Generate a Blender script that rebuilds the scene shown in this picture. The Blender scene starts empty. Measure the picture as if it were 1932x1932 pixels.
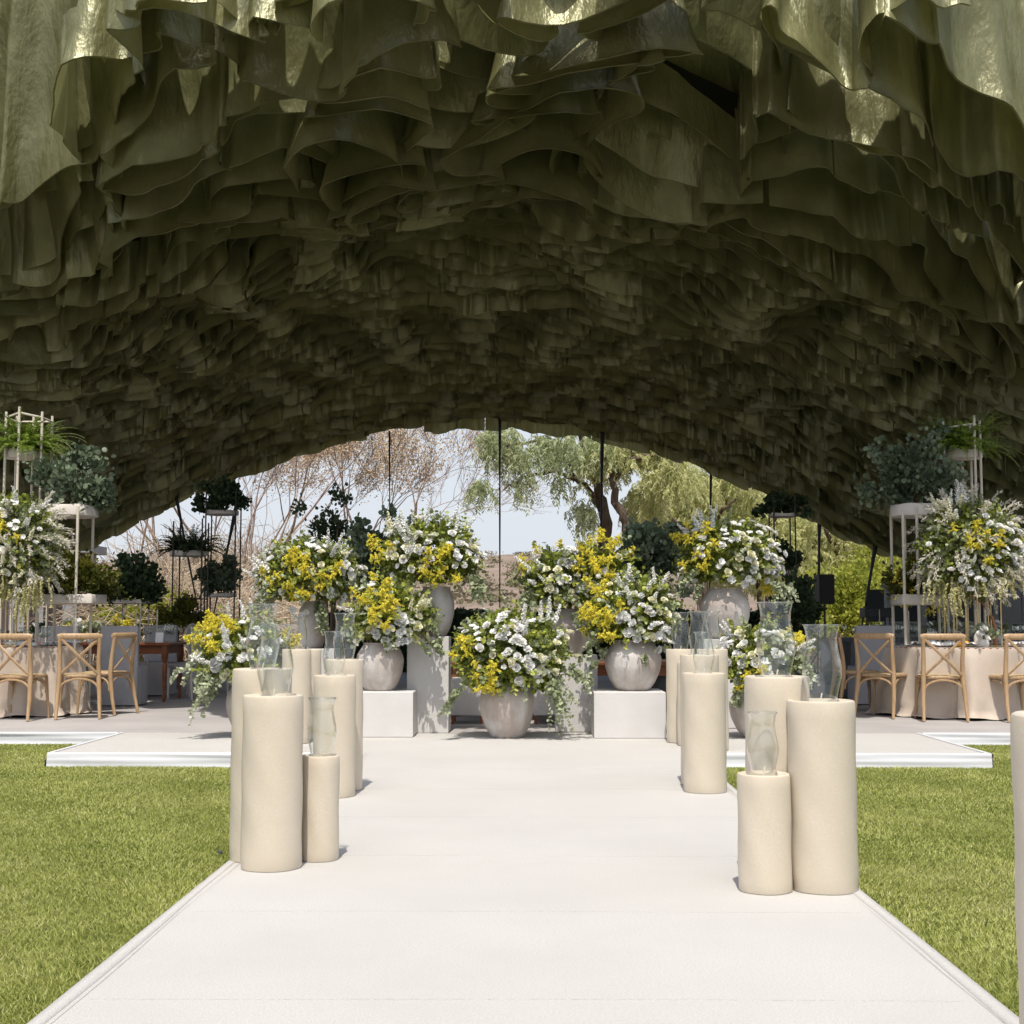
import bpy, math, random
import numpy as np
from mathutils import Vector, Matrix

R = math.radians
sc = bpy.context.scene
COL = sc.collection
random.seed(7)
RNG = np.random.default_rng(7)

# ------------------------------------------------------------------ camera
F = 2560.0 / 1932.0            # focal length in picture widths
CAM = Vector((0.0, 0.0, 1.05))
PITCH = math.atan(204 / 2560.0)
YAW = math.atan(27 / 2560.0)    # camera looks a touch to the left of the aisle
cd = bpy.data.cameras.new("camera")
cam = bpy.data.objects.new("camera", cd)
COL.objects.link(cam)
cam.location = CAM
cam.rotation_euler = (R(90) + PITCH, 0, YAW)
cd.lens = 36.0 * F
cd.sensor_width = 36.0
cd.clip_start = 0.1
cd.clip_end = 3000
sc.camera = cam

# ------------------------------------------------------------------ light
SUN_EL = R(64)
world = bpy.data.worlds.new("World")
sc.world = world
world.use_nodes = True
wn = world.node_tree
for n in list(wn.nodes):
    wn.nodes.remove(n)
sky = wn.nodes.new("ShaderNodeTexSky")
sky.sky_type = 'NISHITA'
sky.sun_disc = False
sky.sun_elevation = SUN_EL
sky.sun_rotation = R(183)
sky.air_density = 1.0
sky.dust_density = 3.0
sky.ozone_density = 1.0
bg = wn.nodes.new("ShaderNodeBackground")
bg.inputs[1].default_value = 0.12
# thin bright veil of haze that thickens towards the horizon
geo = wn.nodes.new("ShaderNodeTexCoord")
sep = wn.nodes.new("ShaderNodeSeparateXYZ")
mr = wn.nodes.new("ShaderNodeMapRange")
mr.interpolation_type = 'SMOOTHSTEP'
mr.inputs[1].default_value = 0.0
mr.inputs[2].default_value = 0.75
mr.inputs[3].default_value = 0.85
mr.inputs[4].default_value = 0.12
wn.links.new(geo.outputs['Generated'], sep.inputs[0])
wn.links.new(sep.outputs[2], mr.inputs[0])
hz = wn.nodes.new("ShaderNodeMix")
hz.data_type = 'RGBA'
hz.inputs[7].default_value = (5.2, 5.5, 6.0, 1)
wn.links.new(mr.outputs[0], hz.inputs[0])
wn.links.new(sky.outputs[0], hz.inputs[6])
wo = wn.nodes.new("ShaderNodeOutputWorld")
wn.links.new(hz.outputs[2], bg.inputs[0])
wn.links.new(bg.outputs[0], wo.inputs[0])

sd = bpy.data.lights.new("sun", 'SUN')
sd.energy = 3.0
sd.angle = R(0.5)
sd.color = (1.0, 0.945, 0.86)
sun = bpy.data.objects.new("sun", sd)
COL.objects.link(sun)
# sun stands behind the camera: light travels to +Y and down
sdir = Vector((math.cos(SUN_EL) * 0.05, math.cos(SUN_EL), -math.sin(SUN_EL)))
sun.rotation_euler = sdir.to_track_quat('-Z', 'Y').to_euler()
sun.location = (0, -5, 12)

sc.view_settings.view_transform = 'Standard'
sc.view_settings.look = 'None'
sc.view_settings.exposure = 0.38
sc.view_settings.gamma = 1.0
sc.render.engine = 'CYCLES'
sc.cycles.use_denoising = True
sc.cycles.max_bounces = 10
sc.cycles.diffuse_bounces = 2
sc.cycles.glossy_bounces = 3
sc.cycles.transparent_max_bounces = 24
sc.cycles.transmission_bounces = 6
sc.cycles.sample_clamp_indirect = 6.0
sc.cycles.caustics_reflective = False
sc.cycles.caustics_refractive = False

_rot = cam.rotation_euler.to_matrix()


def W(px, py, Y):
    """the point at distance Y down the aisle that lies on the line of sight (px, py), 1932 px wide picture"""
    d = _rot @ Vector(((px - 966) / 2560.0, (966 - py) / 2560.0, -1.0))
    return CAM + d * (Y / d.y)


def G(px, py, z=0.0):
    d = _rot @ Vector(((px - 966) / 2560.0, (966 - py) / 2560.0, -1.0))
    return CAM + d * ((z - CAM.z) / d.z)


# ------------------------------------------------------------------ materials
def _nt(name):
    m = bpy.data.materials.new(name)
    m.use_nodes = True
    nt = m.node_tree
    for n in list(nt.nodes):
        nt.nodes.remove(n)
    out = nt.nodes.new("ShaderNodeOutputMaterial")
    return m, nt, out


def _noise(nt, scale, detail=3, rough=0.55, coord='Object', stretch=None):
    tc = nt.nodes.new("ShaderNodeTexCoord")
    nz = nt.nodes.new("ShaderNodeTexNoise")
    nz.inputs['Scale'].default_value = scale
    nz.inputs['Detail'].default_value = detail
    nz.inputs['Roughness'].default_value = rough
    if stretch:
        mp = nt.nodes.new("ShaderNodeMapping")
        mp.inputs['Scale'].default_value = stretch
        nt.links.new(tc.outputs[coord], mp.inputs[0])
        nt.links.new(mp.outputs[0], nz.inputs[0])
    else:
        nt.links.new(tc.outputs[coord], nz.inputs[0])
    return nz


def _mix(nt, fac, a, b):
    mx = nt.nodes.new("ShaderNodeMix")
    mx.data_type = 'RGBA'
    for s, v in ((6, a), (7, b)):
        if isinstance(v, tuple):
            mx.inputs[s].default_value = (*v, 1)
        else:
            nt.links.new(v, mx.inputs[s])
    nt.links.new(fac, mx.inputs[0])
    return mx.outputs[2]


def _ramp(nt, src, lo, hi):
    r = nt.nodes.new("ShaderNodeMapRange")
    r.inputs[1].default_value = lo
    r.inputs[2].default_value = hi
    nt.links.new(src, r.inputs[0])
    return r.outputs[0]


def pbr(name, col, col2=None, scale=5, rough=0.6, metal=0.0, bump=0.0, bscale=40, lo=0.35, hi=0.65,
        stretch=None, sheen=0.0, sss=0.0, spec=0.5, bstretch=None, coord='Object', bump2=0.0, bscale2=200, speck=0.0):
    m, nt, out = _nt(name)
    b = nt.nodes.new("ShaderNodeBsdfPrincipled")
    nt.links.new(b.outputs[0], out.inputs[0])
    b.inputs['Roughness'].default_value = rough
    b.inputs['Metallic'].default_value = metal
    b.inputs['Specular IOR Level'].default_value = spec
    b.inputs['Sheen Weight'].default_value = sheen
    if sss:
        b.inputs['Subsurface Weight'].default_value = sss
        b.inputs['Subsurface Radius'].default_value = (0.02, 0.012, 0.006)
        b.inputs['Subsurface Scale'].default_value = 1.0
    if col2:
        nz = _noise(nt, scale, 4, 0.6, coord, stretch)
        f = _ramp(nt, nz.outputs[0], lo, hi)
        src = _mix(nt, f, col, col2)
        if speck:
            # fine grain of fibres or wax crystals
            ns = _noise(nt, 130, 2, 0.7, coord)
            fs = _ramp(nt, ns.outputs[0], 0.3, 0.7)
            src = _mix(nt, fs, src, tuple(c * (1 - speck) for c in col2))
        nt.links.new(src, b.inputs['Base Color'])
    else:
        b.inputs['Base Color'].default_value = (*col, 1)
    if bump:
        nb = _noise(nt, bscale, 4, 0.6, coord, bstretch)
        bp = nt.nodes.new("ShaderNodeBump")
        bp.inputs['Strength'].default_value = bump
        bp.inputs['Distance'].default_value = 0.02
        nt.links.new(nb.outputs[0], bp.inputs['Height'])
        if bump2:
            nb2 = _noise(nt, bscale2, 2, 0.6, coord)
            bp2 = nt.nodes.new("ShaderNodeBump")
            bp2.inputs['Strength'].default_value = bump2
            bp2.inputs['Distance'].default_value = 0.005
            nt.links.new(nb2.outputs[0], bp2.inputs['Height'])
            nt.links.new(bp.outputs[0], bp2.inputs['Normal'])
            bp = bp2
        nt.links.new(bp.outputs[0], b.inputs['Normal'])
    return m


def leafmat(name, cols, trans=0.3, gloss=0.5):
    """leaf or petal: colours picked by the face attribute 'var', some light passes through"""
    m, nt, out = _nt(name)
    at = nt.nodes.new("ShaderNodeAttribute")
    at.attribute_name = "var"
    cr = nt.nodes.new("ShaderNodeValToRGB")
    el = cr.color_ramp.elements
    el[0].position = 0.0
    el[0].color = (*cols[0], 1)
    el[1].position = 1.0
    el[1].color = (*cols[-1], 1)
    for i, c in enumerate(cols[1:-1]):
        e = el.new((i + 1) / (len(cols) - 1))
        e.color = (*c, 1)
    nt.links.new(at.outputs['Fac'], cr.inputs[0])
    b = nt.nodes.new("ShaderNodeBsdfPrincipled")
    b.inputs['Roughness'].default_value = gloss
    b.inputs['Specular IOR Level'].default_value = 0.4
    nt.links.new(cr.outputs[0], b.inputs['Base Color'])
    t = nt.nodes.new("ShaderNodeBsdfTranslucent")
    nt.links.new(cr.outputs[0], t.inputs[0])
    mx = nt.nodes.new("ShaderNodeMixShader")
    mx.inputs[0].default_value = trans
    nt.links.new(b.outputs[0], mx.inputs[1])
    nt.links.new(t.outputs[0], mx.inputs[2])
    nt.links.new(mx.outputs[0], out.inputs[0])
    return m


def glassmat(name, tint=(0.985, 0.99, 0.985), edge=1.0):
    m, nt, out = _nt(name)
    tr = nt.nodes.new("ShaderNodeBsdfTransparent")
    tr.inputs[0].default_value = (*tint, 1)
    gl = nt.nodes.new("ShaderNodeBsdfGlossy")
    gl.inputs['Roughness'].default_value = 0.02
    gl.inputs[0].default_value = (1, 1, 1, 1)
    lw = nt.nodes.new("ShaderNodeLayerWeight")
    lw.inputs[0].default_value = 0.5
    pw = nt.nodes.new("ShaderNodeMath"); pw.operation = 'POWER'; pw.inputs[1].default_value = 3.6 / edge
    nt.links.new(lw.outputs['Facing'], pw.inputs[0])
    ma = nt.nodes.new("ShaderNodeMath"); ma.operation = 'MULTIPLY_ADD'; ma.inputs[1].default_value = 1.0; ma.inputs[2].default_value = 0.045
    nt.links.new(pw.outputs[0], ma.inputs[0])
    mx = nt.nodes.new("ShaderNodeMixShader")
    nt.links.new(ma.outputs[0], mx.inputs[0])
    nt.links.new(tr.outputs[0], mx.inputs[1])
    nt.links.new(gl.outputs[0], mx.inputs[2])
    nt.links.new(mx.outputs[0], out.inputs[0])
    return m


M = {}
M['cloth_floor'] = pbr('woven_white_carpet', (0.62, 0.602, 0.572), (0.55, 0.533, 0.503), 0.9, 0.95, bump=0.14, bscale=2.2, bump2=0.7, bscale2=260, spec=0.1, speck=0.10)
M['cloth_hem'] = pbr('folded_white_hem', (0.599, 0.575, 0.551), (0.551, 0.527, 0.502), 3, 0.95, bump=0.2, bscale=7, spec=0.1)
M['stitch'] = pbr('hem_stitching', (0.40, 0.36, 0.33), (0.5, 0.46, 0.43), 20, 0.95, spec=0.1)
M['skirt'] = pbr('white_skirt_cloth', (0.646, 0.654, 0.671), (0.595, 0.603, 0.620), 2, 0.9, bump=0.2, bscale=4, bstretch=(0.25, 1, 3), spec=0.1)
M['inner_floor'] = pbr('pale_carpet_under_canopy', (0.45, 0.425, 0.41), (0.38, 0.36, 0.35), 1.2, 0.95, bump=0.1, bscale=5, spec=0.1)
M['lawn'] = pbr('lawn_soil', (0.048, 0.068, 0.016), (0.080, 0.100, 0.024), 2.5, 1.0, bump=0.5, bscale=60, spec=0.05)
M['dry'] = pbr('dry_ground', (0.306, 0.234, 0.191), (0.212, 0.170, 0.128), 0.12, 1.0, bump=0.3, bscale=2, spec=0.05)
M['wax'] = pbr('cream_wax', (0.665, 0.595, 0.485), (0.62, 0.545, 0.43), 5, 0.5, sss=0.25, bump=0.04, bscale=14, spec=0.3, bump2=0.08, bscale2=150, speck=0.03)
M['wick'] = pbr('wick', (0.75, 0.7, 0.6), rough=0.9)
M['glass'] = glassmat('thin_clear_glass')
M['vase'] = pbr('limewashed_clay', (0.44, 0.375, 0.33), (0.62, 0.585, 0.55), 4.5, 0.8, bump=0.25, bscale=14, lo=0.42, hi=0.62, stretch=(1, 1, 0.45), bump2=0.4, bscale2=90)
M['plinth'] = pbr('white_painted_block', (0.654, 0.636, 0.619), (0.602, 0.585, 0.563), 2.2, 0.8, bump=0.15, bscale=9, spec=0.2)
M['wood_chair'] = pbr('honey_oak', (0.49, 0.335, 0.19), (0.37, 0.235, 0.12), 7, 0.42, stretch=(5, 5, 0.6), bump=0.1, bscale=60)
M['rush'] = pbr('woven_rush_seat', (0.561, 0.425, 0.238), (0.442, 0.315, 0.162), 60, 0.8, bump=0.5, bscale=90)
M['linen'] = pbr('sand_linen_cloth', (0.57, 0.485, 0.40), (0.50, 0.415, 0.335), 3, 0.6, bump=0.25, bscale=6, sheen=0.3, bump2=0.3, bscale2=150)
M['linen_white'] = pbr('offwhite_linen', (0.702, 0.675, 0.648), (0.630, 0.603, 0.576), 3, 0.9, bump=0.3, bscale=9, spec=0.1)
M['linen_grey'] = pbr('pale_grey_linen', (0.510, 0.497, 0.510), (0.451, 0.442, 0.455), 3, 0.9, bump=0.3, bscale=9, spec=0.1)
M['shaded_linen'] = pbr('shade_darkened_linen', (0.15, 0.15, 0.16), (0.11, 0.11, 0.12), 3, 0.9, bump=0.3, bscale=9, spec=0.1)  # grey table linen, with the shade at the right put into its colour
M['wood_dark'] = pbr('red_brown_wood', (0.26, 0.085, 0.032), (0.17, 0.055, 0.02), 6, 0.35, stretch=(0.4, 4, 4))
M['metal_white'] = pbr('cream_painted_metal', (0.72, 0.66, 0.55), (0.67, 0.61, 0.50), 8, 0.4)
M['metal_black'] = pbr('black_iron', (0.03, 0.025, 0.02), (0.05, 0.04, 0.03), 8, 0.5)
M['metal_gold'] = pbr('brushed_gold', (0.72, 0.55, 0.28), (0.62, 0.46, 0.22), 8, 0.35, metal=0.6)
M['tray'] = pbr('limewashed_tray', (0.72, 0.67, 0.60), (0.64, 0.59, 0.53), 5, 0.85, bump=0.2, bscale=20)
M['black'] = pbr('black_plastic', (0.018, 0.018, 0.02), (0.03, 0.03, 0.03), 9, 0.55)
M['grille'] = pbr('speaker_grille', (0.012, 0.012, 0.012), (0.03, 0.03, 0.03), 300, 0.7)
M['ceramic'] = pbr('white_ceramic', (0.85, 0.84, 0.82), rough=0.2)
M['napkin'] = pbr('white_napkin', (0.86, 0.84, 0.82), (0.80, 0.78, 0.76), 10, 0.95, bump=0.4, bscale=30, spec=0.1)
M['bark'] = pbr('rough_bark', (0.08, 0.058, 0.043), (0.17, 0.13, 0.095), 9, 0.95, stretch=(1, 1, 0.25), bump=1.0, bscale=14, spec=0.1)
M['twig'] = pbr('pale_twig_bark', (0.42, 0.31, 0.25), (0.30, 0.21, 0.17), 4, 0.95, spec=0.1)
M['twig_dark'] = pbr('dark_twig_bark', (0.10, 0.07, 0.05), (0.16, 0.11, 0.08), 4, 0.95, spec=0.1)
M['stem'] = pbr('green_stem', (0.12, 0.16, 0.06), (0.18, 0.2, 0.08), 4, 0.6)
M['concrete'] = pbr('grey_render', (0.34, 0.345, 0.35), (0.29, 0.295, 0.30), 1.5, 0.85, bump=0.1, bscale=20)
M['dark_panel'] = pbr('charcoal_panel', (0.045, 0.05, 0.055), (0.06, 0.065, 0.07), 2, 0.6)
M['pink_wall'] = pbr('dusty_pink_render', (0.42, 0.34, 0.32), (0.36, 0.29, 0.27), 1, 0.9, bump=0.2, bscale=15)
M['copper'] = pbr('copper_branch', (0.50, 0.22, 0.10), (0.40, 0.17, 0.07), 9, 0.5, metal=0.3)
M['orange'] = pbr('orange_peel', (0.85, 0.42, 0.03), (0.75, 0.35, 0.02), 30, 0.5, bump=0.2, bscale=120)

LM = {}
LM['euc'] = leafmat('eucalyptus_leaf', [(0.13, 0.17, 0.07), (0.27, 0.31, 0.16), (0.44, 0.48, 0.31), (0.64, 0.66, 0.52)], 0.2, 0.55)
LM['green'] = leafmat('green_leaf', [(0.09, 0.125, 0.02), (0.24, 0.29, 0.045), (0.42, 0.46, 0.08), (0.60, 0.60, 0.16)], 0.3, 0.4)
LM['white'] = leafmat('white_petal', [(0.90, 0.89, 0.80), (0.95, 0.95, 0.91), (0.94, 0.94, 0.94)], 0.2, 0.7)
LM['cream'] = leafmat('cream_petal', [(0.90, 0.87, 0.55), (0.94, 0.91, 0.68), (0.94, 0.92, 0.80)], 0.2, 0.7)
LM['yellow'] = leafmat('yellow_petal', [(0.86, 0.64, 0.02), (0.95, 0.82, 0.06), (0.96, 0.88, 0.18), (0.74, 0.74, 0.12)], 0.22, 0.7)
LM['dark'] = leafmat('shade_dark_leaf', [(0.025, 0.05, 0.02), (0.05, 0.085, 0.035), (0.09, 0.13, 0.06)], 0.25, 0.5)  # shade and backlight on the far planting put into the leaf colour
LM['dusky'] = leafmat('shaded_dusky_leaf', [(0.06, 0.085, 0.045), (0.14, 0.19, 0.11), (0.34, 0.39, 0.28)], 0.25, 0.5)  # grey green with the canopy's shade mixed into the colour
LM['fern'] = leafmat('fern_leaf', [(0.12, 0.20, 0.02), (0.20, 0.30, 0.03), (0.30, 0.38, 0.05)], 0.4, 0.5)
LM['moss'] = leafmat('olive_leaf', [(0.05, 0.065, 0.012), (0.12, 0.13, 0.02), (0.25, 0.24, 0.03)], 0.3, 0.6)
LM['grass'] = leafmat('grass_blade', [(0.175, 0.22, 0.045), (0.355, 0.395, 0.09), (0.52, 0.54, 0.16), (0.70, 0.66, 0.34)], 0.35, 0.5)
LM['pepper'] = leafmat('hazed_pepper_leaf', [(0.34, 0.38, 0.14), (0.56, 0.58, 0.25), (0.72, 0.71, 0.36), (0.80, 0.77, 0.46)], 0.45, 0.6)  # leaf colours lifted in place of distance haze
LM['pepper_g'] = leafmat('hazed_grey_pepper_leaf', [(0.22, 0.28, 0.14), (0.48, 0.53, 0.28), (0.76, 0.77, 0.48)], 0.4, 0.6)  # paler than the leaf itself: background haze is in the colour
LM['bud'] = leafmat('rust_bud', [(0.52, 0.36, 0.23), (0.66, 0.50, 0.33), (0.70, 0.60, 0.38)], 0.3, 0.9)
LM['brush'] = leafmat('dry_brush_stem', [(0.40, 0.30, 0.20), (0.58, 0.46, 0.33), (0.72, 0.61, 0.46)], 0.1, 0.9)
LM['bush'] = leafmat('sunlit_bush_leaf', [(0.16, 0.20, 0.03), (0.38, 0.42, 0.06), (0.56, 0.55, 0.10)], 0.45, 0.6)
LM['scrub'] = leafmat('hill_scrub', [(0.16, 0.14, 0.09), (0.24, 0.21, 0.14), (0.30, 0.27, 0.17)], 0.2, 0.9)
LM['amar'] = leafmat('amaranth_tassel', [(0.42, 0.42, 0.16), (0.60, 0.56, 0.26), (0.72, 0.66, 0.36)], 0.3, 0.7)
LM['paper'] = leafmat('pampas_plume', [(0.62, 0.58, 0.45), (0.75, 0.71, 0.60), (0.80, 0.78, 0.70)], 0.3, 0.9)

# canopy fabric: olive satin with a crushed surface
def fabric():
    m, nt, out = _nt('olive_satin_drape')
    b = nt.nodes.new("ShaderNodeBsdfPrincipled")
    b.inputs['Roughness'].default_value = 0.38
    b.inputs['Metallic'].default_value = 0.28
    b.inputs['Specular IOR Level'].default_value = 0.9
    b.inputs['Sheen Weight'].default_value = 0.0
    b.inputs['Sheen Tint'].default_value = (0.8, 0.8, 0.5, 1)
    nz = _noise(nt, 1.3, 4, 0.6)
    f = _ramp(nt, nz.outputs[0], 0.35, 0.65)
    c = _mix(nt, f, (0.175, 0.175, 0.072), (0.31, 0.308, 0.15))
    nt.links.new(c, b.inputs['Base Color'])
    n1 = _noise(nt, 9, 6, 0.68, stretch=(1, 1, 0.7))
    n2 = _noise(nt, 2.6, 4, 0.6, stretch=(1.4, 1.4, 0.6))
    b1 = nt.nodes.new("ShaderNodeBump"); b1.inputs['Strength'].default_value = 0.2; b1.inputs['Distance'].default_value = 0.05
    b2 = nt.nodes.new("ShaderNodeBump"); b2.inputs['Strength'].default_value = 0.4; b2.inputs['Distance'].default_value = 0.15
    nt.links.new(n1.outputs[0], b1.inputs['Height'])
    nt.links.new(n2.outputs[0], b2.inputs['Height'])
    nt.links.new(b2.outputs[0], b1.inputs['Normal'])
    nt.links.new(b1.outputs[0], b.inputs['Normal'])
    t = nt.nodes.new("ShaderNodeBsdfTranslucent")
    t.inputs[0].default_value = (0.44, 0.44, 0.18, 1)
    mx = nt.nodes.new("ShaderNodeMixShader"); mx.inputs[0].default_value = 0.26
    nt.links.new(b.outputs[0], mx.inputs[1]); nt.links.new(t.outputs[0], mx.inputs[2])
    nt.links.new(mx.outputs[0], out.inputs[0])
    return m
M['fabric'] = fabric()
M['canopy_backing'] = pbr('dark_canopy_backing', (0.008, 0.009, 0.006), (0.014, 0.015, 0.010), 1, 0.9, spec=0.1)  # near black, so gaps in the canopy read as deep recesses


# ------------------------------------------------------------------ helpers
def props(o, label=None, cat=None, group=None, kind=None):
    if label: o["label"] = label
    if cat: o["category"] = cat
    if group: o["group"] = group
    if kind: o["kind"] = kind
    return o


def thing(name, label, cat, loc=(0, 0, 0), rz=0.0, group=None):
    o = bpy.data.objects.new(name, None)
    o.empty_display_size = 0.2
    COL.objects.link(o)
    o.location = loc
    o.rotation_euler = (0, 0, rz)
    return props(o, label, cat, group)


def link(name, me, mat, parent=None):
    if mat is not None and not me.materials:
        me.materials.append(mat)
    o = bpy.data.objects.new(name, me)
    COL.objects.link(o)
    if parent is not None:
        o.parent = parent
    return o


def copy_tree(o, parent=None):
    c = o.copy()
    COL.objects.link(c)
    c.parent = parent
    for ch in o.children:
        copy_tree(ch, c)
    return c


class MB:
    def __init__(s):
        s.v = []; s.f = []

    def add(s, vs, fs, mat=None):
        o = len(s.v)
        if mat is not None:
            vs = [mat @ Vector(v) for v in vs]
        s.v += [tuple(v) for v in vs]
        s.f += [tuple(i + o for i in f) for f in fs]
        return s

    def box(s, c, d, rz=0.0, taper=1.0, bev=0.0):
        x, y, z = d[0] / 2, d[1] / 2, d[2] / 2
        if bev <= 0:
            vs = [(-x, -y, -z), (x, -y, -z), (x, y, -z), (-x, y, -z),
                  (-x * taper, -y * taper, z), (x * taper, -y * taper, z), (x * taper, y * taper, z), (-x * taper, y * taper, z)]
            fs = [(3, 2, 1, 0), (4, 5, 6, 7), (0, 1, 5, 4), (1, 2, 6, 5), (2, 3, 7, 6), (3, 0, 4, 7)]
        else:
            vs = []
            rings = [(-z, bev), (-z + bev, 0), (z - bev, 0), (z, bev)]
            for zz, ins in rings:
                X, Y = x - ins, y - ins
                b = bev * 0.6
                vs += [(-X + b, -Y, zz), (X - b, -Y, zz), (X, -Y + b, zz), (X, Y - b, zz), (X - b, Y, zz), (-X + b, Y, zz), (-X, Y - b, zz), (-X, -Y + b, zz)]
            fs = [tuple(range(7, -1, -1)), tuple(range(24, 32))]
            for k in range(3):
                for i in range(8):
                    j = (i + 1) % 8
                    fs.append((k * 8 + i, k * 8 + j, k * 8 + 8 + j, k * 8 + 8 + i))
        return s.add(vs, fs, Matrix.Translation(Vector(c)) @ Matrix.Rotation(rz, 4, 'Z'))

    def path(s, pts, rad, n=6, cap=True, flat=1.0):
        pts = [Vector(p) for p in pts]
        if not isinstance(rad, (list, tuple)):
            rad = [rad] * len(pts)
        vs = []; fs = []
        up = Vector((0, 0, 1))
        prev = None
        for i, p in enumerate(pts):
            t = (pts[min(i + 1, len(pts) - 1)] - pts[max(i - 1, 0)])
            if t.length < 1e-9: t = Vector((0, 0, 1))
            t.normalize()
            if prev is None:
                a = Vector((1, 0, 0)) if abs(t.x) < 0.9 else Vector((0, 1, 0))
            else:
                a = prev
            a = (a - t * a.dot(t)).normalized()
            b = t.cross(a)
            prev = a
            for k in range(n):
                an = 2 * math.pi * k / n
                vs.append(p + a * (math.cos(an) * rad[i]) + b * (math.sin(an) * rad[i] * flat))
        for i in range(len(pts) - 1):
            for k in range(n):
                j = (k + 1) % n
                fs.append((i * n + k, i * n + j, (i + 1) * n + j, (i + 1) * n + k))
        if cap:
            fs.append(tuple(range(n - 1, -1, -1)))
            fs.append(tuple((len(pts) - 1) * n + k for k in range(n)))
        return s.add(vs, fs)

    def lathe(s, prof, n=32, c=(0, 0, 0), close=False, warp=None):
        vs = []; fs = []
        for (r, z) in prof:
            for k in range(n):
                a = 2 * math.pi * k / n
                rr = r if warp is None else warp(r, z, a)
                vs.append((c[0] + rr * math.cos(a), c[1] + rr * math.sin(a), c[2] + z))
        m = len(prof)
        rng = range(m) if close else range(m - 1)
        for i in rng:
            i2 = (i + 1) % m
            for k in range(n):
                j = (k + 1) % n
                fs.append((i * n + k, i * n + j, i2 * n + j, i2 * n + k))
        if not close:
            if prof[0][0] > 1e-5: fs.append(tuple(range(n - 1, -1, -1)))
            if prof[-1][0] > 1e-5: fs.append(tuple((m - 1) * n + k for k in range(n)))
        return s.add(vs, fs)

    def mesh(s, name, smooth=True, angle=40):
        me = bpy.data.meshes.new(name)
        me.from_pydata(s.v, [], s.f)
        me.update()
        if smooth:
            me.shade_smooth()
            if angle: 
                try:
                    me.set_sharp_from_angle(angle=R(angle))
                except Exception:
                    pass
        return me

    def build(s, name, mat, parent=None, smooth=True, angle=40):
        return link(name, s.mesh(name, smooth, angle), mat, parent)


def np_mesh(name, V, Fc, var=None, smooth=False):
    """fast mesh from arrays; Fc is (m, k)"""
    V = np.ascontiguousarray(V, dtype=np.float32)
    Fc = np.ascontiguousarray(Fc, dtype=np.int32)
    me = bpy.data.meshes.new(name)
    m, k = Fc.shape
    me.vertices.add(len(V))
    me.vertices.foreach_set("co", V.ravel())
    me.loops.add(m * k)
    me.loops.foreach_set("vertex_index", Fc.ravel())
    me.polygons.add(m)
    me.polygons.foreach_set("loop_start", np.arange(0, m * k, k, dtype=np.int32))
    if var is not None:
        a = me.attributes.new("var", 'FLOAT', 'FACE')
        a.data.foreach_set("value", np.clip(var, 0, 1).astype(np.float32))
    me.update(calc_edges=True)
    if smooth: me.shade_smooth()
    return me


def norm(a):
    return a / np.maximum(np.linalg.norm(a, axis=-1, keepdims=True), 1e-9)


def frames(d, up=None, rng=RNG):
    """rotation matrices whose columns are x = side, y = direction d, z = normal near up"""
    d = norm(d)
    if up is None:
        up = norm(rng.normal(size=d.shape))
    x = norm(np.cross(d, up))
    z = np.cross(x, d)
    return np.stack([x, d, z], axis=-1)


def scatter(tv, tf, pos, rot, scl):
    """arrays of copies of a small template"""
    n = len(pos)
    scl = np.asarray(scl)
    if scl.ndim == 1: scl = scl[:, None]
    S = tv[None, :, :] * scl[:, None, :]
    V = np.einsum('nij,nkj->nki', rot, S) + pos[:, None, :]
    Fc = tf[None] + (np.arange(n) * len(tv))[:, None, None]
    return V.reshape(-1, 3), Fc.reshape(-1, tf.shape[1])


LEAF_V = np.array([(0, 0, 0), (-0.34, 0.25, 0.07), (-0.36, 0.65, 0.06), (0, 1, -0.05), (0.36, 0.65, 0.06), (0.34, 0.25, 0.07)], float)
LEAF_F = np.array([(0, 3, 2, 1), (0, 5, 4, 3)])
ROUND_V = np.array([(0, 0, 0), (-0.48, 0.28, 0.08), (-0.46, 0.78, 0.06), (0, 1, -0.02), (0.46, 0.78, 0.06), (0.48, 0.28, 0.08)], float)
SLIM_V = np.array([(0, 0, 0), (-0.12, 0.3, 0.02), (-0.1, 0.7, 0.02), (0, 1, -0.04), (0.1, 0.7, 0.02), (0.12, 0.3, 0.02)], float)


def join(parts):
    """[(V, F, var)] -> one V, F, var"""
    Vs = []; Fs = []; vs = []; o = 0
    for V, Fc, var in parts:
        Vs.append(V); Fs.append(Fc + o); vs.append(var); o += len(V)
    return np.concatenate(Vs), np.concatenate(Fs), np.concatenate(vs)


def leaves(pos, d, size, tmpl=LEAF_V, up=None, rng=RNG, var=None):
    V, Fc = scatter(tmpl, LEAF_F, pos, frames(d, up, rng), size)
    if var is None: var = rng.random(len(pos))
    return V, Fc, np.repeat(var, len(LEAF_F))
# ================================================================== SETTING
GZ = -0.11     # lawn level; the carpeted deck is z = 0

def sheet(name, mat, f, x0, x1, nx, y0, y1, ny, kind='structure', hole=None):
    xs = np.linspace(x0, x1, nx); ys = np.linspace(y0, y1, ny)
    X, Y = np.meshgrid(xs, ys)
    V = np.stack([X, Y, f(X, Y)], -1).reshape(-1, 3)
    i, j = np.meshgrid(np.arange(nx - 1), np.arange(ny - 1))
    a = (j * nx + i).ravel()
    Fc = np.stack([a, a + 1, a + nx + 1, a + nx], -1)
    o = link(name, np_mesh(name, V, Fc, smooth=True), mat)
    return props(o, kind=kind)


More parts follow.
